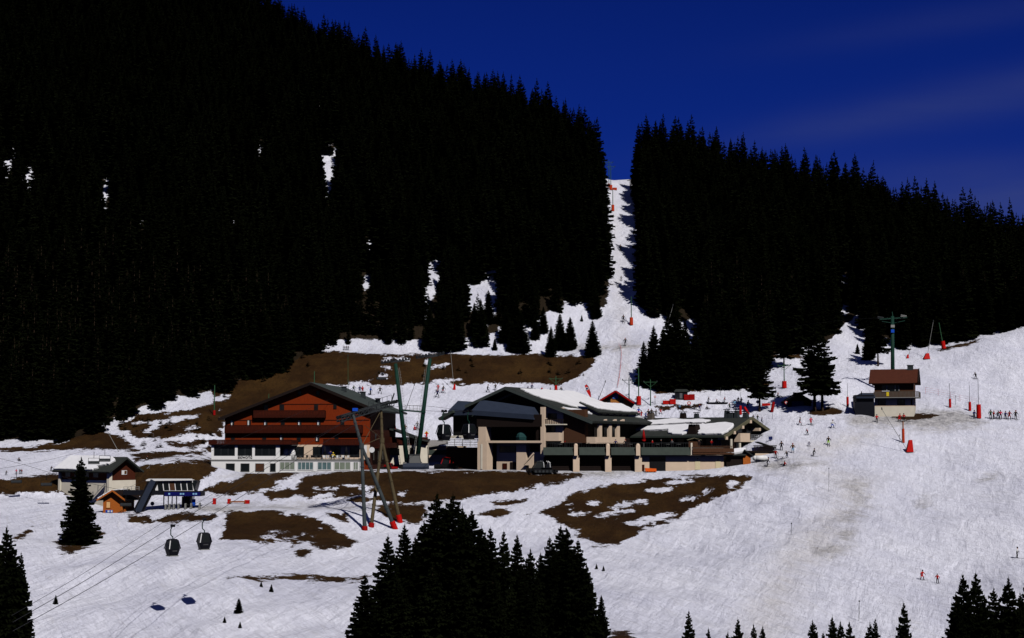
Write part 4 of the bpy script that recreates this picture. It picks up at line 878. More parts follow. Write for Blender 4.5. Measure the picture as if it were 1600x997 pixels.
# deck right of the restaurant
dk = Fac('timber_deck', 'dark timber deck on beige posts beside the gable of the restaurant', 'deck', 1176, 352, 0, py=730)
m_ = MB(); dk.box(m_, 1170, 704.5, 1212, 707, 0, 8); dk.part('floor', TIM_K, m_)
m_ = MB()
for k in range(15): dk.box(m_, 1178 + k * 2.4, 697, 1179.3 + k * 2.4, 704.4, 0, .06)
dk.box(m_, 1177, 695.8, 1214, 697, -.05, .1); dk.part('railing', TIM_K, m_)
m_ = MB(); dk.box(m_, 1180, 707.5, 1202, 712, .2, .5); dk.part('beam', PLAST, m_)
for px in (1178, 1201): m_ = MB(); dk.box(m_, px, 712.2, px + 2.4, 732, .2, .6); dk.part('post', PLAST, m_)
m_ = MB(); m_.prism([dk.L(1186, 690, 2), dk.L(1212, 699, 2), dk.L(1212, 700.5, 2), dk.L(1186, 691.5, 2)], (0, 6, 0)); dk.part('sloping_canopy', ROOF_K, m_)
rw = Fac('stone_wall', 'low dry stone wall beside the restaurant deck with snow on top', 'wall', 1202, 356, 0, py=724)
m_ = MB(); r_ = random.Random(5)
for k in range(46):
    px = 1202 + r_.uniform(0, 32); py = 712 + r_.uniform(0, 9); p = rw.L(px, py, r_.uniform(-.3, .3)); m_.ball(p, r_.uniform(.3, .6), 6, 4, .7)
rw.box(m_, 1202, 712, 1234, 726, .2, 2); rw.part('stones', STONE, m_)
m_ = MB(); [m_.ball(rw.L(1212 + k * 2.4, 711.5, .6), .55, 8, 5, .35) for k in range(8)]; rw.part('snow_cap', SNOWR, m_, smooth=True)

# shed with snow cap
sh = Fac('garden_shed', 'small brown shed with a rounded snow cap below the restaurant gable', 'shed', 1134, 347, 0, py=730)
m_ = MB(); sh.box(m_, 1135, 712, 1161, 735, 0, 5); sh.part('wall', TIM_K, m_); m_ = MB(); sh.box(m_, 1161.2, 710, 1173, 735, -.3, 4.5); sh.part('door', TIM_O, m_, label='orange brown boarded door')
m_ = MB(); slab(m_, [sh.L(1131, 711, -.8), sh.L(1166, 711, -.8), sh.L(1166, 703, 2), sh.L(1137, 703, 2)], .25); slab(m_, [sh.L(1163, 702, -.9), sh.L(1177, 711, -.9), sh.L(1177, 711, 4), sh.L(1163, 702, 4)], .25); ro = sh.part('roof', ROOF_K, m_)
roof_snow(ro, sh.L(1131, 710.5, -.8), sh.L(1166, 711, -.8) - sh.L(1131, 711, -.8), sh.L(1137, 703, 2) - sh.L(1131, 711, -.8), [(.12, .1), (.5, .04), (.8, .3), (.86, .9), (.6, 1.0), (.3, .8)], .35)
tk = thing('gas_tank', 'white cylindrical gas tank standing in the snow below the restaurant deck', 'tank', at(1188, 347)); m_ = MB(); m_.tube((-1.1, 0, .85), (1.1, 0, .85), .62, n=16); m_.ball((-1.1, 0, .85), .62, 16, 8); m_.ball((1.1, 0, .85), .62, 16, 8); m_.build('vessel', WMET, tk, smooth=True)
for x in (-.8, .8): MB().box(x - .1, -.4, 0, x + .1, .4, .35).build('foot', DGREY, tk)
ob_ = thing('orange_skip', 'orange open container standing at the dark opening of the beige garage wall', 'container', at(1017, 345.5) ); m_ = MB(); m_.prism([(-1.2, -.5, .15), (1.2, -.5, .15), (1.2, -.5, .8), (-1.35, -.5, .95)], (0, 1, 0)); m_.build('tub', ORANGE, ob_)
for x in (-.8, .8): MB().tube((x, -.52, .12), (x, -.44, .12), .12).build('wheel', BLACKM, ob_)
parasol(t2.o + Vector((t2.L(1006, 697, 3).x, 3, t2.L(900, 699, 0).z)), 4.1, DRED, 'tall closed dark red parasol on the restaurant terrace', .5)
kk = thing('terrace_kiosk', 'small pale roofed bar kiosk on the restaurant terrace', 'kiosk', t2.o + Vector((t2.L(1085, 697, 2.5).x, 2.5, t2.L(900, 699, 0).z)))
m_ = MB(); m_.box(-1.3, 0, 0, 1.3, 1.8, 1.3); m_.build('counter', TIM_B, kk); m_ = MB(); slab(m_, [(-1.6, -.4, 1.7), (0, -.4, 2.15), (0, 2, 2.15), (-1.6, 2, 1.7)], .12); slab(m_, [(1.6, -.4, 1.7), (0, -.4, 2.15), (0, 2, 2.15), (1.6, 2, 1.7)], .12); m_.build('roof', FASC_L, kk)
for x in (-1.2, 1.2): MB().box(x - .06, 0, 1.3, x + .06, .12, 1.75).build('post', TIM_B, kk)

# house with red roof on the right
h = fac_from('red_roofed_house', 'small two storey house with dark red roof, brown upper floor and cream base', 'house', 1367, 1428, 380, 18, py=650)
Wh = h.W; zE = h.L(1390, 598, -1).z; A2 = h.L(1395, 577, 4.2).z; dpt = 8.4; z2 = h.L(1395, 621, 0).z; z1_ = h.L(1395, 635, 0).z
m_ = MB(); m_.box(0, 0, -3, Wh, dpt, z1_); h.part('base_wall', CREAM, m_)
m_ = MB(); m_.box(0, .06, z1_ + .002, Wh, dpt, z2); h.part('ground_floor_wall', PLAST, m_)
m_ = MB(); m_.prism([(0, .1, z2 + .002), (0, dpt, z2 + .002), (0, dpt, zE), (0, dpt / 2, A2 - .4), (0, .1, zE)], (Wh, 0, 0)); h.part('upper_wall', TIM_B, m_)
m_ = MB(); f0 = Vector((-1.3, -1.2, zE - .1)); f1 = Vector((Wh + 1.2, -1.2, zE - .1)); r0 = Vector((-1.3, dpt / 2, A2)); r1 = Vector((Wh + 1.2, dpt / 2, A2)); b0 = Vector((-1.3, dpt + 1.2, zE - .1)); b1 = Vector((Wh + 1.2, dpt + 1.2, zE - .1))
slab(m_, [f0, f1, r1, r0], .3); slab(m_, [r0, r1, b1, b0], .3); ro = h.part('roof', ROOF_R, m_)
m_ = MB(); m_.beam(r1, f1, .14, .5); m_.beam(r1, b1, .14, .5); m_.build('verge_board', TIM_K, ro)
m_ = MB(); m_.box(Wh - 1.6, dpt / 2 - .5, A2 - .3, Wh - .2, dpt / 2 + .5, A2 + .8); co = m_.build('chimney', CHIM, ro); MB().box(Wh - 1.75, dpt / 2 - .65, A2 + .85, Wh - .05, dpt / 2 + .65, A2 + 1.0).build('chimney_cap', CHIM, co)
m_ = MB(); m_.box(-.1, -1.4, z2 - .15, Wh + 1.3, -.0, z2 + .02); m_.box(Wh + .02, 0, z2 - .15, Wh + 1.3, dpt - 1, z2 + .02); bo = h.part('balcony', GREYW, m_)
m_ = MB(); zz = h.L(1395, 612, -1.4).z; n = 34
for k in range(n + 1): xx = -.1 + (Wh + 1.4) * k / n; m_.box(xx, -1.4, z2 + .05, xx + .2, -1.35, zz)
m_.box(-.1, -1.42, zz, Wh + 1.3, -1.33, zz + .07)
for k in range(18): yy = -1.3 + k * .5; m_.box(Wh + 1.25, yy, z2 + .05, Wh + 1.3, yy + .35, zz)
m_.build('railing', mat('weathered_grey_boards', (.16, .14, .12), .9, .2, 2, stretch=(6, 6, .4)), bo)
MB().box(h.L(1385, 614, -1.45).x, -1.47, z2 + .3, h.L(1389, 614, -1.45).x, -1.43, zz - .1).build('yellow_sign', YELL, bo)
MB().box(h.L(1378, 614, -1.45).x, -1.55, zz + .08, h.L(1390, 614, -1.45).x, -1.2, zz + .22).build('draped_towel', WHT, bo)
for q in ((1372, 624, 1384, 633), (1402, 624, 1414, 633)): h.window(*q, d=.05, frame=TIM_K, bars=1)
m_ = MB(); h.box(m_, 1423, 624, 1425.5, 633, -.02, .05); h.part('door', TIM_K, m_)
m_ = MB(); h.box(m_, 1378, 602, 1404, 611, .02, .09); h.part('glazed_front', GLASS, m_); m_ = MB()
for px in (1385, 1398, 1404): h.box(m_, px, 602, px + 1.2, 611, -.02, .015)
h.part('door_frames', GREYW, m_)
an = Fac('dark_annex', 'dark timber annex with a blue grey lean-to roof left of the red roofed house', 'annex', 1334, 381, 8, py=647)
m_ = MB(); an.box(m_, 1336, 617, 1366, 655, 0, 6); an.part('wall', NAVY_D, m_)
m_ = MB(); slab(m_, [an.L(1332, 621, -.8), an.L(1367.5, 621, -.8), an.L(1367.5, 614, 4), an.L(1345, 614, 4)], .25); slab(m_, [an.L(1345, 614, 4), an.L(1367.5, 614, 4), an.L(1367.5, 619, 7), an.L(1345, 619, 7)], .25); an.part('roof', NAVY, m_)
m_ = MB(); an.box(m_, 1334, 620, 1338, 628, -1.2, -.1); m_.tube(an.L(1346, 618, .5), an.L(1346, 611.5, .5), .12); an.part('chimney_pipe', BLACKM, m_)

# shelter under the big spruces
shl = Fac('ticket_shelter', 'dark timber shelter with gable roof and blue window under the tall twin spruces', 'shelter', 1231, 392, 0, py=643)
m_ = MB(); m_.prism([shl.L(1231, 643), shl.L(1268, 643), shl.L(1268, 625), shl.L(1250, 616), shl.L(1231, 626)], (0, 6, 0)); shl.part('wall', TIM_K, m_)
m_ = MB(); slab(m_, [shl.L(1226.5, 627.5, -1), shl.L(1249, 614, -1), shl.L(1249, 614, -1) + Vector((0, 8, 0)), shl.L(1226.5, 627.5, -1) + Vector((0, 8, 0))], .3); slab(m_, [shl.L(1272, 627.5, -1), shl.L(1249, 614, -1), shl.L(1249, 614, -1) + Vector((0, 8, 0)), shl.L(1272, 627.5, -1) + Vector((0, 8, 0))], .3); shl.part('roof', ROOF_K, m_)
m_ = MB(); shl.box(m_, 1237, 627, 1256, 638, -.06, -.005); shl.part('window', DBLUE, m_)

# ski school hut with pink banner
hu = Fac('ski_school_hut', 'honey coloured timber hut with red verge boards and a pink banner', 'hut', 938, 404, 8, py=641)
m_ = MB(); m_.prism([hu.L(937, 642), hu.L(985, 642), hu.L(985, 628), hu.L(962, 614), hu.L(937, 628)], (0, 7, 0)); hu.part('wall', TIM_Y, m_)
for px in (948, 968): m_ = MB(); hu.box(m_, px, 622, px + 6, 634, -.06, -.005); hu.part('window', GLASS, m_)
m_ = MB(); ap = hu.L(962, 611, -1.2); l0 = hu.L(930, 630.5, -1.2); l1 = hu.L(991, 630, -1.2); D8 = Vector((0, 9.5, 0)); slab(m_, [ap, l0, l0 + D8, ap + D8], .3); slab(m_, [ap, l1, l1 + D8, ap + D8], .3); ro = hu.part('roof', TIM_K, m_)
m_ = MB(); m_.beam(ap + Vector((0, -.1, 0)), l0 + Vector((0, -.1, 0)), .12, .45); m_.beam(ap + Vector((0, -.1, 0)), l1 + Vector((0, -.1, 0)), .12, .45); m_.build('verge_board', DRED, ro)
m_ = MB(); hu.box(m_, 944, 632.5, 962, 640.5, -.3, -.25); bn = hu.part('banner', PINK, m_); m_ = MB()
for k, (a_, b_) in enumerate(((950, 952.5), (953.3, 955.5), (956.3, 958.8))): hu.box(m_, a_, 634, b_, 636, -.33, -.305)
m_.build('white_lettering', WHT, bn)
m_ = MB(); hu.box(m_, 957, 616, 966, 623, -.2, -.15); sg = hu.part('blue_sign', mat('pale_blue_sign', (.12, .2, .5), .6, .3, 4), m_)
m_ = MB(); p = hu.L(968.5, 636, -.35); m_.tube(p, p + Vector((0, .06, 0)), .5, n=16); rs_ = hu.part('round_sign', WHT, m_); m_ = MB(); m_.beam(p + Vector((-.33, -.03, -.33)), p + Vector((.33, -.03, .33)), .04, .14); m_.tube(p + Vector((0, -.01, 0)), p + Vector((0, -.03, 0)), .34, n=12); m_.build('emblem', RED, rs_)

# white building at the left
lb = fac_from('snowy_roofed_building', 'white and brown building with snow on its roof behind the orange kiosk on the left', 'building', 94, 171, 322, 35, py=781)
Wl = lb.W; zEl = lb.L(130, 735, -1).z; Ap = lb.M(199, 714, Wl + 1.2); GWl = Ap.y * 2 + .0; zA = Ap.z; zmid = lb.L(130, 750, 0).z
m_ = MB(); m_.box(0, 0, -3, Wl, GWl, zmid); lb.part('render_wall', CREAM, m_)
sl_ = (zA - zEl) / (GWl / 2 + 1)
m_ = MB(); m_.prism([(.02, .1, zmid), (.02, GWl - .1, zmid), (.02, GWl - .1, zEl + .2), (.02, GWl / 2, zA - .45), (.02, .1, zEl + .2)], (Wl - .04, 0, 0)); lb.part('boarded_wall', mat('dark_red_brown_boards', (.1, .028, .014), .85, .25, 2, stretch=(5, 5, .4)), m_)
m_ = MB(); f0 = Vector((-1.4, -1.3, zEl - .2)); f1 = Vector((Wl + 1.2, -1.3, zEl - .2)); r0 = Vector((-1.4, GWl / 2, zA)); r1 = Vector((Wl + 1.2, GWl / 2, zA)); b0 = Vector((-1.4, GWl + 1.3, zEl - .2)); b1 = Vector((Wl + 1.2, GWl + 1.3, zEl - .2))
slab(m_, [f0, f1, r1, r0], .35); slab(m_, [r0, r1, b1, b0], .35); ro = lb.part('roof', ROOF_K, m_)
roof_snow(ro, f0, f1 - f0, r0 - f0, [(.02, .06), (.3, .05), (.5, .04), (.7, .06), (.76, .2), (.7, .3), (.86, .45), (.9, .7), (.8, .9), (.6, .97), (.3, .98), (.02, .98)], .3)
m_ = MB(); m_.box(Wl - .5, -.5, -3, Wl + .25, .3, zEl + .1); m_.box(-.3, -.4, -3, .3, .3, zEl - .1); lb.part('corner_pillar', CREAM, m_)
p = lb.M(190, 738, Wl); m_ = MB(); m_.box(Wl, p.y, p.z - .5, Wl + .06, p.y + 1.4, p.z + .4); wo = lb.part('gable_window', WMET, m_); MB().box(Wl + .065, p.y + .7, p.z - .4, Wl + .08, p.y + 1.3, p.z + .3).build('pane', BRN, wo)
for k in range(4): m_ = MB(); x0_ = 1.5 + k * 3; m_.box(x0_, .0, zmid + .6, x0_ + 1.6, .09, zmid + 2.0); lb.part('window', GLASS, m_)

# orange kiosk
ki = Fac('timber_kiosk', 'small orange timber kiosk with snow on its roof beside the lower lift station', 'kiosk', 161, 309, 14, py=803)
xk0, xk1 = ki.L(161, 790).x, ki.L(191, 790).x; zk = ki.L(176, 779).z; za_ = ki.L(180, 766, -1).z; xm = (xk0 + xk1) / 2 + .4
m_ = MB(); m_.prism([(xk0, 0, -1), (xk1, 0, -1), (xk1, 0, zk), (xm, 0, za_ - .25), (xk0, 0, zk)], (0, 5, 0)); ki.part('wall', TIM_O, m_)
m_ = MB(); ap = Vector((xm, -.9, za_)); l0 = Vector((xk0 - .9, -.9, zk - .25)); l1 = Vector((xk1 + 1.2, -.9, zk - .25)); D6 = Vector((0, 7, 0)); slab(m_, [ap, l0, l0 + D6, ap + D6], .22); slab(m_, [ap, l1, l1 + D6, ap + D6], .22); ro = ki.part('roof', TIM_K, m_)
m_ = MB(); m_.beam(ap + Vector((0, -.08, -.1)), l0 + Vector((0, -.08, -.1)), .1, .3); m_.beam(ap + Vector((0, -.08, -.1)), l1 + Vector((0, -.08, -.1)), .1, .3); m_.build('verge_board', TIM_O, ro)
roof_snow(ro, l0, D6, ap - l0, [(.02, .05), (.98, .02), (.98, .9), (.5, .92), (.1, .8), (.04, .4)], .25)
ki.window(166, 783, 173, 794, -.01, TIM_O, mat('sun_toned_inner_board', (.9, .55, .25), .8, .1), 0, name='hatch')  # bright sun on the hatch board is put into its pale colour
m_ = MB(); ki.box(m_, 165, 797, 176, 801, -.1, -.02); no = ki.part('notice_board', BLUE, m_); m_ = MB(); ki.box(m_, 168, 797.5, 171, 800.5, -.13, -.105); ki.box(m_, 173, 797.5, 175.5, 800.5, -.13, -.105); m_.build('notices', WHT, no)

# lower lift station with glazed cabin
lo = Fac('lower_lift_station', 'lower chairlift station with a white framed glazed cabin on a navy beam', 'lift station', 212, 307, 0, py=798)
m_ = MB(); q = [lo.L(243, 767, 0), lo.L(303, 767, 0), lo.L(297, 750, 0), lo.L(240, 750, 0)]; m_.prism(q, (0, 4, 0)); body = lo.part('cabin', WMET, m_)
for k in range(6):
    a0, a1 = 246.5 + k * 9.3, 254.3 + k * 9.3; m_ = MB(); m_.prism([lo.L(a0 + .8, 766, -.06), lo.L(a1 + .8, 766, -.06), lo.L(a1 - .8 , 752.5, -.06), lo.L(a0 - .8, 752.5, -.06)], (0, .05, 0)); m_.build('window', GLASS if k != 2 else TIM_B, body)
m_ = MB(); slab(m_, [lo.L(228, 750, -.6), lo.L(301, 749, -.6), lo.L(300, 748, 4.6), lo.L(232, 748, 4.6)], .2); lo.part('cabin_roof', WMET, m_)
m_ = MB(); m_.prism([lo.L(226, 768, .5), lo.L(242.5, 768, .5), lo.L(240, 750, .5), lo.L(230, 750, .5)], (0, 3, 0)); lo.part('cabin_end', GREYW, m_)
m_ = MB(); m_.prism([lo.L(303.5, 768, .4), lo.L(308, 752, .4), lo.L(301, 750.5, .4)], (0, 3.4, 0)); lo.part('end_window', GLASS, m_)
m_ = MB(); lo.box(m_, 192, 766.5, 255, 773.5, -.4, 3.5); lo.box(m_, 255.2, 768, 314, 775.5, -.6, 3.5); bm_ = lo.part('main_beam', NAVY_D, m_)
m_ = MB(); lo.box(m_, 257, 769, 313, 775, -.75, -.62); bn = m_.build('banner', BLUEB, bm_); m_ = MB(); 
for px in (263, 281, 285, 301, 305): lo.box(m_, px, 770.5, px + 2.8, 773, -.8, -.755)
m_.build('banner_print', LBLUE, bn)
m_ = MB(); m_.beam(lo.L(240, 751, -.9), lo.L(216, 799, -.9), 1.0, 1.1); lo.part('slanted_leg', NAVY, m_); m_ = MB(); m_.beam(lo.L(233, 753, -.2), lo.L(210, 799, -.2), .5, .5); m_.beam(lo.L(246, 753, -.2), lo.L(223, 799, -.2), .3, .4); lo.part('leg_edge', BLACKM, m_)
m_ = MB()
for px in (193, 199, 205, 211, 217): lo.box(m_, px, 761, px + .7, 766.4, .2, .26)
lo.box(m_, 193, 760.4, 218, 761, .2, .26); lo.box(m_, 193, 763.5, 218, 764, .2, .26); lo.part('railing', GREYW, m_)
for px in (255, 262, 268, 275, 287, 296, 302): m_ = MB(); lo.box(m_, px, 775.6, px + 1.2, 797, 1.4, 1.7); lo.part('post', DBLUE if px % 2 else GREYW, m_)
m_ = MB(); lo.box(m_, 284, 776, 298, 795, 2.5, 4.5); lo.part('drive_housing', NAVY_D, m_)
m_ = MB(); lo.box(m_, 300, 780, 305, 790, .5, .8); lo.part('blue_padding', BLUE, m_)
# turnstiles
tp = thing('turnstile', 'white ski pass turnstile standing under the lower lift station banner', 'turnstile', at(259, 307), 0, 'turnstiles of the lower lift station')
MB().box(-.12, -.5, 0, .12, .5, 1.1).build('casing', GREYW, tp); MB().tube((.12, 0, .9), (.7, 0, .75), .03).build('arm', DGREY, tp)
for px in (265, 272, 279, 290, 299, 312): o = copy_tree(tp); o.location = at(px, 307)

# ------------------------------------------------------------------ cabins, pylons, ropes
def gondola(px, py_grip, Y, rz, label, hpx=27, low=False):
    g = P(px, py_grip, Y); sc_ = hpx / F * Y / 2.2
    t_ = thing('gondola_cabin', label, 'gondola', g, rz, 'gondola cabins on the ropeway'); t_.scale = (sc_,) * 3
    T = -1.75
    def ring(z, a): return [Vector((a * x, a * y, z)) for x, y in ((-1, -.72), (-.72, -1), (.72, -1), (1, -.72), (1, .72), (.72, 1), (-.72, 1), (-1, .72))]
    secs = [(T - 2.2, .62), (T - 2.05, .66), (T - 1.35, .84), (T - .15, .60), (T, .5)]
    m_ = MB(); vs_ = []; [vs_.extend(ring(*q)) for q in secs]; fs = [tuple(range(8))[::-1], tuple(range(32, 40))]
    for k in range(4):
        for i in range(8): fs.append((k * 8 + i, k * 8 + (i + 1) % 8, k * 8 + 8 + (i + 1) % 8, k * 8 + 8 + i))
    m_.add(vs_, fs); m_.build('body', NAVY_D, t_)
    for ax in range(4):
        q = Matrix.Rotation(ax * math.pi / 2, 3, 'Z'); w_ = MB()
        for (za, a0, zb, a1) in ((T - 1.3, .855, T - .25, .64),):
            w_.add([q @ Vector(v) for v in ((-.5, -a0, za), (.5, -a0, za), (.38, -a1, zb), (-.38, -a1, zb))], [(0, 1, 2, 3)])
        w_.build('window', GLASS, t_)
        l_ = MB(); r_ = random.Random(ax)
        for k in range(5): x_ = -.34 + k * .14; l_.add([q @ Vector(v) for v in ((x_, -.79, T - 1.66), (x_ + .09, -.79, T - 1.66), (x_ + .09, -.825, T - 1.5), (x_, -.825, T - 1.5))], [(0, 1, 2, 3)])
        if ax in (0, 3): l_.build('lettering', GRY, t_)
    m_ = MB(); m_.box(-.66, -.66, T - 2.32, .66, .66, T - 2.21); m_.build('floor_rim', GREYW, t_)
    for sx_, sy_ in ((-1, -1), (1, -1), (1, 1), (-1, 1)):
        m_ = MB(); m_.beam((sx_ * .82, sy_ * .82, T - 1.3), (sx_ * .55, sy_ * .55, T - .1), .1, .1, (sx_, -sy_, 0)); m_.build('corner_strip', WMET if (sx_, sy_) == (-1, -1) else NAVY_D, t_)
    m_ = MB(); m_.chain([(0, 0, T - .02), (.05, 0, T + .25), (-.28, 0, T + .55), (-.3, 0, T + 1.3), (-.05, 0, T + 1.7)], .07); m_.build('hanger', GREEN, t_)
    m_ = MB(); m_.box(-.12, -.5, -.12, .12, .5, .1); m_.tube((-.15, -.35, .12), (.15, -.35, .12), .12); m_.tube((-.15, .35, .12), (.15, .35, .12), .12); m_.build('grip', BLACKM, t_)
    return t_
Yg = 214
gondola(270, 822, Yg, R(38), 'left navy gondola cabin of the two hanging over the snow slope', 25)
gondola(319.5, 812, Yg + 4, R(30), 'right navy gondola cabin of the two hanging over the snow slope', 25)
gondola(694, 643, 351, R(40), 'navy gondola cabin leaving the lift station, the outer of two', 25)
gondola(733, 643, 353, R(45), 'navy gondola cabin in the mouth of the lift station', 24)

# tall grey pylon on two A-frames
def W_(px, py, Y): return P(px, py, Y)
pyr = thing('ropeway_pylon', 'tall grey ropeway pylon on two A-frames carrying a long crossarm platform', 'pylon', G(597, 828, 260))
o0 = pyr.location.copy()
def LP(v): return Vector(v) - o0
def gp(px, py, lo=255): return G(px, py, lo)
f1, f2 = gp(570, 828), gp(617, 826); f3, f4 = gp(580, 823), gp(625, 816)
Ya = (f1.y + f2.y) / 2; Yb = Ya + 5
j1 = P(565, 697, Ya); h1 = P(551.5, 648, Ya); j2 = P(597, 688, Yb); h2 = P(595.5, 641, Yb)
for nm, mt, segs in (('front_frame', PYL, ((f1, j1, .42, .3), (f2, j1, .42, .3), (j1, h1, .34, .26))), ('rear_frame', PYLT, ((f3, j2, .38, .28), (f4, j2, .38, .28), (j2, h2, .32, .24)))):
    m_ = MB()
    for a, b_, r0, r1 in segs:
        m_.tube(LP(a + (a - b_).normalized() * 1.5 if r0 > .35 and a.z < b_.z and b_ in (j1, j2) else a), LP(b_), r0, r1, 12)
        for k in range(1, 4): q = a.lerp(b_, k / 4); d_ = (b_ - a).normalized() * .08; m_.tube(LP(q - d_), LP(q + d_), r0 + .04, r0 + .04, 12)
    m_.tube(LP(j1 if nm[0] == 'f' else j2) + Vector((0, 0, -.5)), LP(j1 if nm[0] == 'f' else j2) + Vector((0, 0, .5)), .48, .48, 12)
    m_.build(nm, mt, pyr, smooth=False)
m_ = MB(); m_.tube(LP(j1), LP(h2), .06); m_.tube(LP(P(569, 664, Ya)), LP(P(594, 683, Yb)), .05); m_.tube(LP(j1), LP(P(595, 684, Yb)), .06); m_.build('bracing', PYLT, pyr)
for f_, nrm_ in ((f1, j1), (f2, j1), (f3, j2), (f4, j2)):
    d_ = (nrm_ - f_).normalized(); m_ = MB(); m_.tube(LP(f_ - d_ * .6), LP(f_ + d_ * (.7 if f_ in (f1, f3) else 1.5)), .58, .56, 12); m_.build('foot_padding', RED if f_ in (f2, f4) else DRED, pyr)
# crossarm truss from lower left to upper right
ca, cb = P(530, 659, Ya - 1), P(612, 634, Yb + 2); m_ = MB(); dv = cb - ca; sd_ = Vector((dv.y, -dv.x, 0)).normalized()
N_ = 12
for off in (-.8, .8):
    for z in (0, 1.0): m_.beam(LP(ca + sd_ * off + Vector((0, 0, z))), LP(cb + sd_ * off + Vector((0, 0, z))), .16, .2)
for k in range(N_ + 1):
    q = ca + dv * (k / N_)
    for off in (-.8, .8):
        m_.beam(LP(q + sd_ * off), LP(q + sd_ * off + Vector((0, 0, 1.0))), .1, .1)
        if k < N_: q2 = ca + dv * ((k + 1) / N_); m_.beam(LP(q + sd_ * off), LP(q2 + sd_ * off + Vector((0, 0, 1.0))), .08, .08)
    m_.beam(LP(q - sd_ * .8), LP(q + sd_ * .8), .1, .1)
m_.build('crossarm', DGREY, pyr)
m_ = MB(); ra = ca + dv * .55 + Vector((0, 0, 1.0)); rb = cb + Vector((0, 0, 1.0))
for k in range(6): q = ra.lerp(rb, k / 5); m_.beam(LP(q), LP(q + Vector((0, 0, 1.15))), .06, .06)
m_.beam(LP(ra + Vector((0, 0, 1.15))), LP(rb + Vector((0, 0, 1.15))), .06, .06); m_.beam(LP(rb + Vector((0, 0, 0))), LP(rb + Vector((.5, 0, 1.5))), .2, .25); m_.build('walkway_railing', DGREY, pyr)
rope_dir = Vector((-.55, -.8, 0)).normalized()
for q, lab in ((ca + dv * .12, 'left'), (ca + dv * .42, 'mid'), (ca + dv * .95, 'right')):
    m_ = MB(); m_.beam(LP(q - rope_dir * 2.6 + Vector((0, 0, .9))), LP(q + rope_dir * 2.6 + Vector((0, 0, .2))), .2, .3)
    for k in range(7): c_ = q + rope_dir * (-2.4 + .8 * k) + Vector((0, 0, 1.15 - .12 * k)); m_.tube(LP(c_ - sd_ * .1), LP(c_ + sd_ * .1), .3, n=10)
    m_.build('sheave_train', BLACKM, pyr)
m_ = MB(); q = ca + dv * .3; m_.box(*(LP(q) + Vector((-.5, -.6, 1.1))), *(LP(q) + Vector((.5, .4, 1.7)))); m_.build('blue_casing', BLUE, pyr)

# twin green pylons leaning apart
gpn = thing('twin_pylon', 'pair of dark green chairlift pylons leaning apart, joined by a walkway behind the snow groomer', 'pylon', at(645, 363)); o0 = gpn.location.copy(); Yt = 363
for (xb_, yb_, xt_, yt_) in ((636, 722, 618, 568), (651.5, 722, 672, 560)):
    m_ = MB(); a = P(xb_, yb_, Yt); b_ = P(xt_, yt_, Yt); m_.tube(LP(a), LP(b_), .58, .42, 12); m_.build('mast', GREEN, gpn, smooth=True)
    m_ = MB(); sgn = 1 if xt_ < 640 else -1
    for k in (0, 1): m_.beam(LP(a.lerp(b_, .12) + Vector((sgn * (.75 + .35 * k), -.2, 0))), LP(b_ + Vector((sgn * (.6 + .35 * k), -.2, -1))), .05, .05)
    for k in range(30): q = a.lerp(b_, .12 + .82 * k / 30); m_.beam(LP(q + Vector((sgn * .7, -.2, 0))), LP(q + Vector((sgn * 1.07, -.2, 0))), .05, .05)
    m_.build('ladder', GREYW, gpn)
    m_ = MB(); m_.beam(LP(b_ + Vector((-1.8, -2, .2))), LP(b_ + Vector((1.8, 2, .8))), .4, .4)
    for sx_ in (-1, 1):
        q = b_ + Vector((sx_ * 1.6, sx_ * 1.7, .5 + .25 * sx_)); m_.beam(LP(q + Vector((-1.7, 1.2, -.3))), LP(q + Vector((1.7, -1.2, .3))), .15, .25)
        for k in range(5): c_ = q + Vector((-1.5, 1.05, -.26)) .lerp(Vector((1.5, -1.05, .26)), k / 4) + Vector((0, 0, .35)); m_.tube(LP(c_ + Vector((-.06, -.08, 0))), LP(c_ + Vector((.06, .08, 0))), .28, n=10)
    m_.build('sheave_head', DGREY, gpn)
m_ = MB(); a = P(627, 641, Yt - .3); b_ = P(665, 644, Yt - .3); m_.beam(LP(a), LP(b_), .9, .35)
wk = m_.build('walkway', GREEN, gpn); m_ = MB()
for k in range(5): q = P(633.5, 641, Yt - .7).lerp(P(658, 643, Yt - .7), k / 4); m_.beam(LP(q), LP(q + Vector((0, 0, 1.3))), .06, .06)
m_.beam(LP(P(633.5, 633, Yt - .7)), LP(P(658, 635, Yt - .7)), .06, .06); m_.beam(LP(P(633.5, 637, Yt - .7)), LP(P(658, 639, Yt - .7)), .06, .06); m_.build('railing', GREYW, wk)

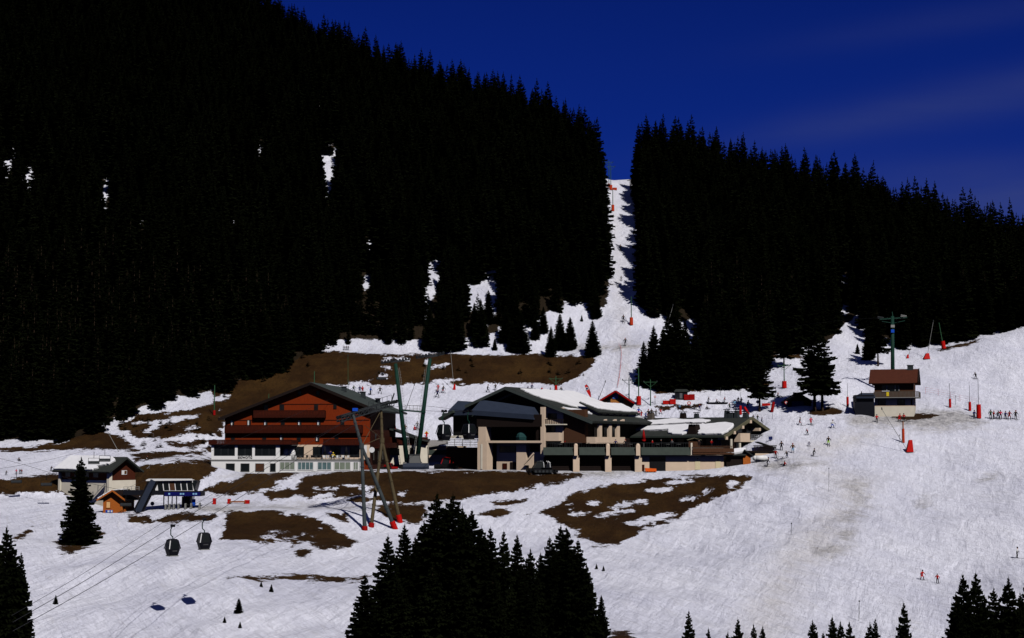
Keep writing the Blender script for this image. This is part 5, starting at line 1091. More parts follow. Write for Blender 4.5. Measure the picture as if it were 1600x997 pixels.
# single green pylon behind the red roofed house
sp_ = thing('chairlift_pylon', 'single dark green chairlift pylon with crossarm behind the red roofed house', 'pylon', at(1395, 400)); o0 = sp_.location.copy(); Yq = 400
a = at(1395, Yq); b_ = P(1394.5, 494, Yq); MB().tube(LP(a), LP(b_), .55, .42, 12).build('mast', GREEN, sp_, smooth=True)
m_ = MB(); m_.beam(LP(P(1374, 499, Yq)), LP(P(1417, 496, Yq)), .35, .3); m_.beam(LP(P(1378, 502, Yq)), LP(P(1396, 505, Yq)), .15, .15); m_.beam(LP(P(1396, 505, Yq)), LP(P(1414, 501, Yq)), .15, .15)
m_.beam(LP(P(1395, 495, Yq)), LP(P(1394, 487, Yq)), .2, .2); m_.build('crossarm', GREEN, sp_)
for px, py in ((1376, 498), (1412, 495.5)):
    m_ = MB(); c0 = P(px, py, Yq)
    for k in range(6): q = c0 + Vector((-1 + .4 * k, -1.4 + .55 * k, .35)); m_.tube(LP(q + Vector((-.08, 0, 0))), LP(q + Vector((.08, 0, 0))), .2, n=8)
    m_.beam(LP(c0 + Vector((-1.2, -1.6, .1))), LP(c0 + Vector((1.2, 1.6, .1))), .12, .18); m_.build('sheave_train', GREYW if px > 1400 else DGREY, sp_)
m_ = MB(); q = P(1394, 512, Yq); m_.box(*(LP(q) + Vector((-.5, -.7, 0))), *(LP(q) + Vector((.5, -.55, .7)))); m_.build('number_plate', GREYW, sp_); m_ = MB(); q = P(1394, 520, Yq); m_.box(*(LP(q) + Vector((-.45, -.72, 0))), *(LP(q) + Vector((.4, -.56, .8)))); m_.build('blue_plate', BLUE, sp_)

# drag lift poles: T pylons
def tpole(px, base, top, label, arm=True, mat_m=RED, matpx=11, pole=GREENL, lean=0, wpx=8, ymin=300, r=.16, name='drag_lift_pole', g=None):
    p = G(px, base, ymin); k = p.y / F; t_ = thing(name, label, 'lift pole', p, 0, g); H = (base - top) * k; mh = matpx * k
    MB().tube((0, 0, -.6), (lean * k, 0, H), r, r * .7, 8).build('pole', pole, t_)
    if matpx:
        m_ = MB(); w_ = wpx * k / 2; m_.tube((0, -.02, .05), (lean * k * mh / H, -.02, mh), w_, w_ * .92, 10); m_.build('padding', mat_m, t_)
    if arm:
        m_ = MB(); m_.beam((-1.7, 0, H - .7), (1.7, 0, H - .7), .12, .12); m_.beam((-1.7, 0, H - .7), (0, 0, H - 2.0), .08, .08); m_.beam((1.7, 0, H - .7), (0, 0, H - 2.0), .08, .08)
        m_.beam((-1.9, -.8, H - .75), (-1.5, .8, H - .5), .08, .14); m_.beam((1.5, -.8, H - .75), (1.9, .8, H - .5), .08, .14); m_.build('crossarm', pole, t_)
        m_ = MB()
        for sx_ in (-1, 1):
            for q in (-.6, -.2, .2, .6): m_.tube((sx_ * 1.7 - .05, q, H - .5), (sx_ * 1.7 + .05, q, H - .5), .15, n=8)
        m_.build('sheaves', DGREY, t_)
    return t_
tpole(1225.5, 606.5, 567, 'green T-shaped drag lift pole with red padding left of the tall twin spruces', wpx=8)
tpole(868.6, 615, 588, 'green drag lift pole with red padding above the gable of the lift station', wpx=5, matpx=13)
tpole(986.5, 508, 463, 'green drag lift pole with orange red padding at the foot of the narrow ski run', False, ORED, 12, wpx=6)
tpole(957.6, 330, 293, 'green drag lift pole with orange red padding high on the narrow ski run', False, ORED, 10, wpx=5, ymin=450)
tpole(954.5, 297, 257, 'green drag lift pole with crossarm at the top of the ski run against the sky', True, ORED, 8, wpx=5, ymin=560)
tpole(951.5, 293, 250, 'slim pale green lift pole left of the crossarm pole at the run top', True, ORED, 6, wpx=4, ymin=560)
tpole(998, 633, 575, 'green pole with bulky red padding right of the ski school hut', False, RED, 14, wpx=8)
tpole(1016.5, 634, 593, 'bare pale green pole between the red padded pole and the red crash mats', True, matpx=0)
tpole(983, 625, 590, 'dark green pole with leaning bracket behind the ski school hut', True, matpx=0, pole=GREEN)
tpole(334.7, 649, 602, 'bright green pole with dark red padding left of the red chalet at the forest edge', False, DRED, 8, wpx=4)
tpole(1157, 648, 612, 'slim pole in upright red padding above the restaurant roof', False, RED, 14, pole=DGREY, wpx=4.5, r=.06)
tpole(1170, 648, 634, 'short red padded pole leaning left beside the foot of the lone spruce', False, RED, 12, pole=DGREY, lean=-8, wpx=4, r=.08)
tpole(1206, 644, 607, 'red padded pole leaning right between the lone spruce and the dark shelter', False, DRED, 16, pole=DGREY, lean=7, wpx=5, r=.08)
tpole(1324.5, 636, 599, 'slim pole in red padding left of the dark annex', False, RED, 16, pole=DGREY, wpx=4, r=.06)
tpole(1484.5, 637, 599, 'slim pole in red padding, first one right of the red roofed house', False, RED, 14, pole=DGREY, wpx=4, r=.06)
tpole(1515.5, 642, 602, 'slim pole in red padding, middle one right of the red roofed house', False, RED, 14, pole=DGREY, wpx=4.5, r=.06)
tpole(1529.5, 654, 592, 'tall slim pole in bulky red padding beside the waiting skiers', False, RED, 22, pole=DGREY, wpx=7.5, r=.07)
tpole(1411.5, 692, 659, 'bare timber post with red padding on the open slope below the red roofed house', False, ORED, 22, pole=WOODP, wpx=4.5, r=.2)
tpole(1475, 545, 504, 'green pole with square red padding at the forest edge on the right slope', False, RED, 12, lean=-7, wpx=7, r=.14)
tpole(846.8, 612, 604, 'short red marker post above the snowy station roof', False, RED, 6, wpx=3, r=.05)
def lance(px, base, tx_, ty_, label, pad=10, padw=9, col_=GREYW, m_pad=RED, ymin=300):
    p = G(px, base, ymin); k = p.y / F; t_ = thing('snow_lance', label, 'snow lance', p); H = (base - ty_) * k; dx = (tx_ - px) * k
    MB().tube((0, 0, -.4), (dx, .3, H), .07, .05, 6).build('lance', col_, t_); m_ = MB(); m_.tube((dx, .3, H - .1), (dx * 1.01, .3, H + .45), .14, .1, 6); m_.build('nozzle', DGREY, t_)
    if pad: w_ = padw * k / 2; MB().hexa([(-w_, -w_ * .8, .02), (w_, -w_ * .8, .02), (w_, w_ * .8, .02), (-w_, w_ * .8, .02), (-w_ * .1, -w_ * .4, pad * k), (w_ * .8, -w_ * .4, pad * k), (w_ * .8, w_ * .4, pad * k), (-w_ * .1, w_ * .4, pad * k)]).build('padding', m_pad, t_)
    return t_
lance(1421, 706.5, 1380, 640, 'long leaning snow lance in a big red wedge mat on the open slope', 19, 11)
lance(1447.5, 561, 1460, 502, 'leaning snow lance in a red wedge mat just below the forest edge', 9, 10)
lance(1418, 560, 1425, 538, 'short leaning snow lance with small red mat left of the wedge mat', 6, 4)
lance(709.7, 609, 704, 550, 'thin snow lance with red foot mat below the long brown bank', 9, 4.5)
lance(187, 706, 161, 664, 'pale snow lance leaning left above the snowy roofed building', 0, 0)
lance(1043, 505, 1052, 477, 'pale snow lance leaning against the dark spruces right of the ski run', 0, 0)
lance(544, 614, 543, 556, 'pale green snow lance standing behind the chalet ridge', 0, 0, GREENL)
lance(933, 627, 946, 597, 'black snow lance leaning right beside the red feather flag', 0, 0, BLACKM)
lance(633, 641, 647, 602, 'thin dark snow lance between the two green pylons', 0, 0, BLACKM)
for i, (px, base, top) in enumerate(((1295, 768, 732), (1236, 836, 818), (1342, 970, 940), (1405, 693, 680), (1493, 633, 619), (1207, 655, 661 - 20), (1125.5, 618, 606), (1197, 600, 586))):
    p = G(px, base, 200); k = p.y / F
    t_ = thing('piste_marker', ['slim marker pole on the rippled slope right of the brown patch', 'slim marker pole low on the slope left of the grey dirt stain', 'marker pole with dark tip on the lower slope near the bottom spruces', 'slim marker pole beside the timber post', 'slim marker pole beside the net right of the red roofed house', 'slim pole with round sign above the restaurant gable', 'slim pole behind the training area', 'slim pole on the snow left of the T-shaped pole'][i], 'marker pole', p)
    MB().tube((0, 0, -.2), (.1, 0, (base - top) * k), .04, n=5).build('pole', DGREY, t_); MB().ball((.1, 0, (base - top) * k), .12, 6, 5).build('tip', BLACKM, t_)

# ropes
def rope(name, pts, label, r=.045):
    q = [P(*p) for p in pts]; fine = []
    for i in range(len(q) - 1):
        p0 = q[max(0, i - 1)]; p1, p2 = q[i], q[i + 1]; p3 = q[min(len(q) - 1, i + 2)]
        for k in range(8):
            s_ = k / 8; fine.append(.5 * ((2 * p1) + (p2 - p0) * s_ + (2 * p0 - 5 * p1 + 4 * p2 - p3) * s_ * s_ + (3 * p1 - p0 - 3 * p2 + p3) * s_ ** 3))
    fine.append(q[-1]); m_ = MB(); m_.chain(fine, r, 5); return m_.build(name, ROPE, None, label, 'rope')
rope('haul_rope', [(552, 651, Ya), (470, 700, 268), (392, 746, 240), (270, 822, Yg), (150, 897, 178), (20, 972, 155)], 'haul rope carrying the left gondola cabin down the slope', .036)
rope('haul_rope', [(592, 643, Yb), (500, 695, 270), (420, 748, 244), (319.5, 812, Yg + 4), (170, 902, 180), (20, 986, 156)], 'haul rope carrying the right gondola cabin down the slope', .036)
rope('track_rope', [(546, 654, Ya), (460, 701, 267), (383, 744, 240), (262, 812, Yg), (140, 890, 178), (18, 962, 155)], 'thin signal rope running above the left haul rope', .025)
rope('haul_rope', [(558, 649, Ya), (620, 640, 326), (694, 643, 350), (760, 642, 356)], 'haul rope between the grey pylon and the station mouth', .035)
rope('haul_rope', [(603, 637, Yb), (660, 634, 326), (733, 643, 352)], 'upper haul rope between the grey pylon and the station mouth', .035)
rope('chairlift_rope', [(-40, 706, 330), (40, 727, 322), (110, 748, 314), (200, 768, 307)], 'upper chairlift rope running left from the lower lift station', .035)
rope('chairlift_rope', [(-40, 738, 332), (60, 722, 345), (150, 700, 362)], 'chairlift rope crossing the narrow snow track at the left edge', .03)
rope('chairlift_rope', [(608, 568, Yt), (540, 612, 350), (330, 705, 320), (200, 762, 308)], 'chairlift rope passing in front of the red chalet', .025)
rope('chairlift_rope', [(1413, 495, Yq), (1320, 500, 410), (1225, 512, 430)], 'chairlift rope left of the single green pylon', .02)
def chair(px, py, Y, label, w_=2.2):
    g = P(px, py, Y); t_ = thing('lift_chair', label, 'chairlift chair', g, .3, 'chairs of the chairlift')
    m_ = MB(); m_.tube((0, 0, 0), (0, 0, -1.3), .05); m_.beam((-w_ / 2, 0, -1.3), (w_ / 2, 0, -1.3), .08, .08); m_.beam((-w_ / 2, 0, -1.3), (-w_ / 2, 0, -2.5), .06, .06); m_.beam((w_ / 2, 0, -1.3), (w_ / 2, 0, -2.5), .06, .06); m_.build('hanger', BLACKM, t_)
    MB().box(-w_ / 2, -.5, -2.55, w_ / 2, .1, -2.42).build('seat', BLACKM, t_); MB().box(-w_ / 2, .1, -2.4, w_ / 2, .18, -1.9).build('backrest', DGREY, t_)
for a in ((147, 706, 318, 'black lift chair hanging over the snowy roof, left one'), (164, 702, 317, 'black lift chair hanging over the snowy roof, right one'), (596, 576, 352, 'black lift chair above the snow just right of the chalet roof'), (26, 736, 325, 'lift chair in front of the brown bank near the left edge'), (73, 740, 318, 'lift chair in front of the brown bank left of the snowy roofed building'), (197, 771, 306, 'lift chair parked behind the orange kiosk')): chair(*a)

# ------------------------------------------------------------------ snow groomers
def groomer(px, Y, rz, body, cabm, label, chrome=False, s_=1.0):
    p = at(px, Y); t_ = thing('snow_groomer', label, 'snow groomer', p, rz); t_.scale = (s_,) * 3
    for sx_ in (-1, 1):
        x0_ = sx_ * 1.55 - .55; m_ = MB(); prf = [(-2.4, .35), (-2.0, .02), (2.0, .02), (2.5, .4), (2.3, .85), (-2.2, .85)]
        m_.prism([(x0_, y, z) for y, z in prf], (1.1, 0, 0)); k_ = m_.build('track', BLACKM, t_)
        for k in range(5):
            MB().tube((x0_ - .03, -1.8 + k * .9, .38), (x0_ + 1.13, -1.8 + k * .9, .38), .3, n=10).build('wheel', DGREY, k_)
    m_ = MB(); m_.box(-1.0, -2.2, .5, 1.0, 2.3, 1.15); m_.box(-1.6, -.2, 1.16, 1.6, 2.3, 1.3); m_.box(-.95, .9, 1.3, .95, 2.2, 2.0); m_.build('chassis', body, t_)
    m_ = MB(); m_.hexa([(-1.1, -2.0, 1.16), (1.1, -2.0, 1.16), (1.1, .2, 1.16), (-1.1, .2, 1.16), (-.9, -1.2, 2.55), (.9, -1.2, 2.55), (.9, .1, 2.55), (-.9, .1, 2.55)]); cb_ = m_.build('cab', GLASS, t_)
    m_ = MB(); m_.box(-1.0, -1.3, 2.56, 1.0, .2, 2.75); m_.build('cab_roof', cabm, cb_); m_ = MB()
    for a, b_ in (((-1.1, -2.02, 1.16), (-.9, -1.22, 2.55)), ((1.1, -2.02, 1.16), (.9, -1.22, 2.55)), ((-1.12, .2, 1.16), (-.92, .1, 2.55)), ((1.12, .2, 1.16), (.92, .1, 2.55))): m_.beam(a, b_, .1, .1)
    m_.build('cab_frame', cabm, cb_)
    m_ = MB(); m_.prism([(-2.4, -3.1, .05), (-2.4, -3.25, .5), (-2.4, -3.1, 1.15), (-2.4, -2.95, 1.15), (-2.4, -3.05, .5), (-2.4, -2.9, .05)], (4.8, 0, 0)); m_.beam((-.6, -3, .6), (-.6, -2.1, .7), .15, .2); m_.beam((.6, -3, .6), (.6, -2.1, .7), .15, .2); m_.build('blade', body if not chrome else NAVY_D, t_)
    m_ = MB(); m_.box(-2.2, 2.7, .05, 2.2, 3.5, .7); m_.beam((0, 2.2, .8), (0, 2.9, .6), .3, .25); m_.build('tiller', BLACKM, t_)
    if chrome:
        m_ = MB()
        for x in (-1.0, 1.0):
            for yy in (.4, 1.9): m_.chain([(x, yy, 1.3), (x, yy - .1, 2.4), (x * .8, yy - .5, 2.75)], .08)
        m_.chain([(-1, 1.9, 2.4), (1, 1.9, 2.4)], .07); m_.build('roll_bar', WMET, t_)
    return t_
groomer(646, 355, R(12), NAVY, DGREY, 'navy snow groomer with wide blade parked at the foot of the twin green pylons', s_=1.25)
groomer(701, 364, R(-20), BLACKM, RED, 'black snow groomer with a red cab roof parked in front of the beige garage')
groomer(846, 344.5, R(-78), NAVY_D, DGREY, 'dark snow groomer with bright roll bars seen from the side below the lift station', True, .95)
groomer(608, 352, R(60), DRED, DRED, 'dark red tracked utility vehicle half hidden behind the grey pylon legs', False, .5)

# ------------------------------------------------------------------ nets, mats, signs and clutter on the snow
def net(name, pts, label, hgt=1.2, m_=None, ymin=300):
    m_ = m_ or DRED; mb = MB(); ps = [G(a, b, ymin) for a, b in pts]
    for p, q in zip(ps[:-1], ps[1:]):
        n = max(1, int((q - p).length / 2))
        for k in range(n):
            a = p.lerp(q, k / n); b_ = p.lerp(q, (k + 1) / n); a.z = zf(a.x, a.y); b_.z = zf(b_.x, b_.y)
            mb.tube(a, a + Vector((0, 0, hgt)), .03, n=5)
            for j in range(1, 4): mb.tube(a + Vector((0, 0, hgt * j / 3)), b_ + Vector((0, 0, hgt * j / 3)), .018, n=4)
    return mb.build(name, m_, None, label, 'safety net')
net('safety_net', [(965, 606), (968, 590), (970, 572), (971, 556), (970, 545), (966, 541)], 'thin red safety net running down the lower ski run behind the hut', 1.0, RED)
net('safety_net', [(1446, 615), (1466, 618), (1485, 622), (1500, 627), (1530, 634)], 'faint red safety net right of the red roofed house', 1.6, PNKC)
net('safety_net', [(990, 640), (1008, 634), (1040, 630), (1060, 628)], 'pale fence along the edge of the training area', 1.0, GREYW)
def crash(px, py, wpx, hpx, label, m_=RED, Y=None, rz=0, name='crash_mat'):
    p = G(px, py, 300); k = p.y / F; t_ = thing(name, label, 'crash mat', p, rz); w_, h_ = wpx * k / 2, hpx * k
    mb = MB(); n = max(1, int(wpx / 6))
    for i in range(n): a = -w_ + 2 * w_ * i / n; mb.box(a + .03, -.35, 0, a + 2 * w_ / n - .03, .35, h_ * (1 if i % 2 else .93))
    mb.build('cushion', m_, t_); m2 = MB(); m2.box(-w_, -.38, h_ * .55, w_, -.36, h_ * .6); m2.build('strap', DRED, t_); return t_
crash(1041, 631.5, 11, 6, 'red crash mat, flatter left half of the pair by the small dark hut')
crash(1051, 631.5, 10, 8.5, 'red crash mat, bulkier right half of the pair by the small dark hut')
crash(1077, 625, 17, 9, 'dark red crash mat block right of the small dark hut', DRED)
crash(1197, 634, 13, 4, 'low red crash mat between the lone spruce and the leaning pole')
crash(960.5, 297, 7, 4, 'red crash mat at the top of the narrow ski run', ORED, name='crash_mat')
crash(335, 788, 5, 10, 'red cushion post left of the snow path below the chalet', RED)
crash(358, 787, 5, 8, 'red cushion post, first one on the snow path below the chalet', RED)
crash(386, 787, 8, 6, 'red cushion post with yellow cap on the snow path below the chalet', RED)
bl_ = G(1065, 625, 300); sm = thing('small_dark_hut', 'tiny dark hut with blue side between the red crash mats', 'hut', bl_); k = bl_.y / F
MB().box(-1.6, 0, 0, 1.6, 2.4, 2.2).build('wall', NAVY_D, sm); m_ = MB(); slab(m_, [(-2, -.3, 2.2), (2.2, -.3, 2.2), (1.6, 1.4, 2.9), (-1.4, 1.4, 2.9)], .15); slab(m_, [(-2, 2.8, 2.2), (2.2, 2.8, 2.2), (1.6, 1.4, 2.9), (-1.4, 1.4, 2.9)], .15); m_.build('roof', ROOF_K, sm); MB().box(-.5, -.06, .4, .2, -.005, 1.8).build('door', GRY, sm)
pl = G(371, 787.5, 260); t_ = thing('timber_barrier', 'low brown timber barrier between the red cushions on the snow path', 'barrier', pl); MB().box(-1.6, -.1, .3, 1.6, .1, .6).build('plank', WOODP, t_); [MB().box(x - .06, -.06, 0, x + .06, .06, .3).build('post', WOODP, t_) for x in (-1.4, 1.4)]
p = G(924, 626, 300); ff = thing('feather_flag', 'red feather flag with round blue and white emblem left of the ski school hut', 'flag', p); k = p.y / F
m_ = MB(); m_.chain([(0, 0, 0), (-.2, 0, 2.2), (-.8, 0, 3.8), (-1.3, 0, 4.4)], .04); m_.build('pole', DGREY, ff)
m_ = MB(); m_.prism([(-.08, 0, .7), (-.18, 0, 2.2), (-.75, 0, 3.7), (-1.3, 0, 4.35), (-1.75, 0, 4.0), (-1.5, 0, 2.9), (-.9, 0, 1.8), (-.35, 0, 1.0)], (0, .04, 0)); bld = m_.build('blade', REDC, ff)
MB().tube((-1.15, -.03, 3.2), (-1.15, 0, 3.2), .42, n=16).build('emblem_ring', WHT, bld); MB().tube((-1.15, -.06, 3.2), (-1.15, -.03, 3.2), .3, n=16).build('emblem_disc', DBLUE, bld)
def roundsign(px, py, base, label, m1=REDC, m2=WHT, r=.42):
    p = G(px, base, 260); k = p.y / F; t_ = thing('round_sign', label, 'sign', p); H = (base - py) * k
    MB().tube((0, 0, 0), (0, 0, H), .05, n=6).build('post', DGREY, t_); d_ = MB().tube((0, -.08, H), (0, -.04, H), r, n=16).build('disc', m1, t_); MB().tube((0, -.11, H), (0, -.085, H), r * .62, n=14).build('centre', m2, d_)
roundsign(1076.6, 630, 637, 'round red and white sign on a post in the middle of the training area', r=.48)
roundsign(1228.5, 629, 640, 'round red and white sign on the left side of the dark shelter')
roundsign(1270, 627.5, 641, 'round red and white sign at the right side of the dark shelter')
roundsign(1184, 628, 641, 'round red and white sign at the trunk of the lone spruce')
roundsign(1023.5, 620, 632, 'small round red and white sign beside the bare green pole', r=.3)
roundsign(238, 787, 797, 'round blue sign on a thin post at the lower lift station', DBLUE, DBLUE, .4)
p = P(1204, 684, 362); pg = at(1204, 362); t_ = thing('sign_board', 'navy sign board above a closed dark parasol right of the restaurant gable', 'sign', pg); H = p.z - pg.z
MB().tube((0, 0, 0), (0, 0, H), .06).build('pole', DGREY, t_); MB().box(-.45, -.05, H - .5, .45, .05, H + .3).build('board', DBLUE, t_); m_ = MB(); m_.tube((0, 0, H - 2.0), (0, 0, H - 1.0), .15, .4); m_.build('canopy', BLACKM, t_)
p = G(666.5, 683, 350); t_ = thing('arrow_sign', 'red arrow shaped sign with yellow edge on the snow left of the lift station', 'sign', p)
m_ = MB(); m_.prism([(-.2, 0, .1), (.2, 0, .1), (.2, 0, .8), (.5, 0, .8), (0, 0, 1.45), (-.5, 0, .8), (-.2, 0, .8)], (0, .08, 0)); m_.build('arrow', REDC, t_); m_ = MB(); m_.beam((-.55, -.03, .8), (0, -.03, 1.5), .04, .12); m_.beam((.55, -.03, .8), (0, -.03, 1.5), .04, .12); m_.build('edge', YELL, t_)
for i, (px, base, hh) in enumerate(((611.5, 676, 10), (617, 677, 12))):
    p = at(px, 372 + i); t_ = parasol(Vector((p.x, p.y, P(px, 677, p.y).z)), 2.4, REDC, ['closed red parasol behind the chalet, left one', 'closed red parasol behind the chalet, right one'][i], .3)
# boards that carry the beginners
p0, p1 = G(1105, 631, 300), G(1137, 631, 300); t_ = thing('magic_carpet', 'long dark beginner conveyor lying across the training area', 'conveyor', (p0 + p1) / 2); d_ = (p1 - p0) / 2
m_ = MB(); m_.beam(-d_ + Vector((0, 0, .25)), d_ + Vector((0, 0, .25)), .9, .3); m_.build('belt', BLACKM, t_)
for nm, px, base, lb_ in (('picnic_bench', 1066, 638, 'dark bench beside the brown strip in the training area'), ('picnic_bench', 1219, 719, 'dark picnic bench at the stone wall beside the deck'), ('picnic_bench', 1083, 639, 'second dark bench right of the round sign in the training area')):
    p = G(px, base, 300); t_ = thing(nm, lb_, 'bench', p, .2); MB().box(-.9, -.3, .7, .9, .3, .76).build('table_top', TIM_K, t_); MB().box(-.9, -.75, .42, .9, -.5, .47).build('seat', TIM_K, t_)
    for x in (-.7, .7): MB().beam((x, -.7, 0), (x, .4, .7), .08, .08).build('leg', TIM_K, t_)

# ------------------------------------------------------------------ single trees and shrubs
for a in ((926, 500, 556, 'conical spruce standing alone on the snow just left of the ski run', 1.25), (891, 494, 546, 'spruce second from the right in the group above the brown bank', 1.2), (875, 489, 545, 'tallest spruce in the group above the brown bank', 1.2), (861, 509, 557, 'small spruce at the left front of the group above the brown bank', 1.2), (751, 466, 540, 'broad spruce standing before the snow opening in the forest', 1.15), (814, 486, 550, 'wide spruce at the right end of the dense clump above the brown bank', 1.3), (790, 476, 534, 'spruce behind the wide one in the dense clump above the brown bank', 1.2), (773, 528, 547, 'tiny bushy spruce at the foot of the dense clump', 1.3), (909, 491, 502, 'tiny spruce on the snow beside the upper ski run', 1.2), (712, 468, 546, 'spruce left of the snow opening in the forest', 1.2), (692, 458, 549, 'tall spruce in the clump at the centre of the forest edge', 1.3), (671, 476, 547, 'spruce at the left of the clump at the centre of the forest edge', 1.1), (801, 500, 549, 'spruce in the middle of the dense clump above the brown bank', 1.1)):
    tree(a[0], a[1], a[2], a[3], a[4], None, True)
for a in ((1006, 532, 600), (1022, 508, 604), (1037, 512, 607), (1044, 492, 605), (1058, 478, 608), (1071, 500, 606), (1087, 512, 607), (1103, 498, 606), (1120, 486, 606), (1138, 472, 605), (1152, 492, 603), (1168, 500, 603), (1015, 545, 598)):
    tree(a[0], a[1], a[2], 'tall dark spruce in the dense front row between the ski run and the lone spruce', 1.15, 'spruces in the front row right of the ski run', True)
for a in ((836, 490, 530, 'bushy spruce on the snow strip left of the small spruce group'), (849, 478, 520, 'slim spruce behind the snow strip left of the small spruce group'), (741, 472, 517, 'slim spruce at the left edge of the snow opening'), (763, 452, 505, 'slim spruce at the right edge of the snow opening'), (757, 498, 531, 'small spruce in the middle of the snow opening'), (932, 452, 497, 'slim spruce at the forest corner beside the ski run')):
    tree(a[0], a[1], a[2], a[3], 1.15)
tree(1187, 551, 643, 'lone spruce with bare lower trunk casting a shadow across the training area', 1.3, None, 'rag', k=1)
tree(1273, 513, 643, 'left trunk of the tall twin spruces over the dark shelter', 1.3, None, 'rag', k=0); tree(1285, 522, 642, 'right trunk of the tall twin spruces over the dark shelter', 1.3, None, 'rag', k=2)
tree(1372, 486, 572, 'spruce with bare trunk left of the single green pylon', 1.1, None, 'rag', k=3); tree(1340, 536, 553, 'tiny spruce in the snow gully at the forest edge', 1.4); tree(1357, 505, 562, 'spruce at the right side of the snow gully', 1.1); tree(1225, 500, 575, 'spruce above the T-shaped drag lift pole', 1.1, None, 'rag')
tree(124, 713, 851, 'big spruce standing alone on the snow in front of the snowy roofed building', 1.2, None, True, k=4, ymin=200)
for px, b_, tip, lb_ in ((43, 945, 935, 'tiny spruce at the right foot of the left edge trees'), (87, 944, 928, 'small spruce in the snow beside the ropes at the lower left'), (373, 958, 933, 'small pointed spruce on the snow below the gondola shadows'), (351, 973, 966, 'tiny dark shrub left of the small pointed spruce'), (424, 925, 911, 'small spruce below the long brown streak'), (408, 917, 911, 'tiny spruce left of the one below the brown streak'), (932, 889, 881, 'tiny bush on the snow right of the foreground spruces'), (943, 892, 886, 'tiniest bush right of the foreground spruces'), (375, 981, 974, 'tiny dark shrub below the small pointed spruce')):
    tree(px, tip, b_, lb_, 1.6)
# foreground group
FGT = [(569, 896, 1015, 1.15), (590, 905, 1012, 1.0), (605, 835, 1014, 1.05), (631, 818, 1010, 1.0), (648, 838, 1020, 1.1), (662, 812, 1008, 1.1), (682, 770, 1012, 1.2), (707, 770, 1018, 1.25), (722, 790, 1006, 1.0), (737, 796, 1012, 1.1), (752, 822, 1020, 1.1), (766, 823, 1014, 1.0), (787, 828, 1018, .75), (808, 834, 1014, .9), (829, 856, 1012, .85), (845, 862, 1022, .9), (859, 838, 1015, 1.0), (877, 819, 1010, 1.1), (886, 822, 1016, 1.1), (904, 842, 1008, 1.0), (917, 880, 1004, 1.0), (940, 928, 1004, .9), (675, 880, 1040, 1.1), (720, 880, 1040, 1.1), (770, 890, 1040, 1.1), (820, 905, 1040, 1.1), (620, 900, 1040, 1.1)]
pos = ['leftmost, smallest spruce of the foreground clump at the bottom centre', None]
special = {0: 'small spruce at the left end of the dark foreground clump', 2: 'spruce at the left shoulder of the dark foreground clump', 6: 'tallest spruce of the foreground clump, left of its two tops', 7: 'tallest spruce of the foreground clump, right of its two tops', 12: 'narrow see-through spruce in the gap of the foreground clump', 13: 'pointed spruce right of the narrow one in the foreground clump', 17: 'top of the right half of the foreground clump', 21: 'small spruce with drooping tips at the right end of the foreground clump'}
for i, (px, tip, b_, w_) in enumerate(FGT):
    tree(px, tip, b_, special.get(i, 'dark spruce inside the foreground clump at the bottom centre, merging with its neighbours'), w_ * 1.18, None if i in special else 'merging spruces of the foreground clump', True, Y=190 + (i * 7) % 12 if b_ < 1030 else 184)
for i, (px, tip, Y, w_) in enumerate([(3, 822, 176, 1.1), (-14, 840, 180, 1.1), (14, 852, 186, 1.0), (29, 862, 196, .8), (-8, 870, 170, 1.1)]):
    tree(px, tip, 0, ['tallest dark spruce cut by the left edge of the picture', 'dark spruce just outside the left edge behind the tallest', 'middle spruce of the group at the left edge', 'slender spruce at the right side of the group at the left edge', 'low front spruce at the left edge'][i], w_, None, True, Y=Y)
BR = [(1078, 953, 168), (1109, 980, 165), (1155, 964, 170), (1180, 974, 166), (1194, 977, 172), (1273, 967, 166), (1290, 986, 160), (1304, 961, 168), (1316, 969, 172), (1331, 969, 164), (1363, 970, 166), (1371, 965, 170), (1417, 939, 166), (1500, 925, 160), (1511, 896, 166), (1531, 892, 170), (1545, 930, 160), (1558, 917, 172), (1583, 901, 166), (1600, 925, 170), (1612, 900, 172), (1140, 985, 162)]
nm_ = {0: 'lone spruce top nearest the foreground clump at the bottom edge', 5: 'spruce top left of the row of five at the bottom edge', 12: 'single pointed spruce top at the bottom edge left of the tall corner group', 14: 'tall spruce at the left of the bottom right corner group', 15: 'tallest spruce of the bottom right corner group', 18: 'spruce right of the gap in the bottom right corner group'}
for i, (px, tip, Y) in enumerate(BR):
    tree(px, tip, 0, nm_.get(i, 'spruce top rising over the bottom edge on the right' if i < 13 else 'spruce filling the bottom right corner group'), .85 if i < 13 else 1.0, None if i in nm_ else ('spruce tops along the bottom edge' if i < 13 else 'spruces of the bottom right corner group'), True, Y=Y)
# dark shrubs on the thawed hillside left of the chalet
shm = spruce_mesh('shrub', 77, 7, 8, 2, .5, .5, 0, 1.3); shm.materials.clear(); shm.materials.append(SHRUB)
rs2 = random.Random(4); made = None
for k in range(60):
    if k < 34: px, py = rs2.uniform(185, 345), rs2.uniform(652, 702)
    else: px, py = rs2.uniform(345, 930), None
    if py is None: py = np.interp(px, [345, 480, 930], [605, 565, 575]) + rs2.uniform(-8, 22)
    p = G(px, py, 340)
    if not (345 < p.y < 470): continue
    t_ = bpy.data.objects.new('low_shrub', shm); col.objects.link(t_); t_.location = p; hh = rs2.uniform(.8, 1.9); t_.scale = (hh * 1.2, hh * 1.2, hh); t_.rotation_euler = (0, 0, rs2.uniform(0, 6))
    if k < 34: tag(t_, 'small leafless shrub on the thawed hillside left of the red chalet', 'shrub', 'shrubs left of the chalet')
    else: tag(t_, 'small leafless shrub on the long brown bank behind the chalet', 'shrub', 'shrubs on the long brown bank')

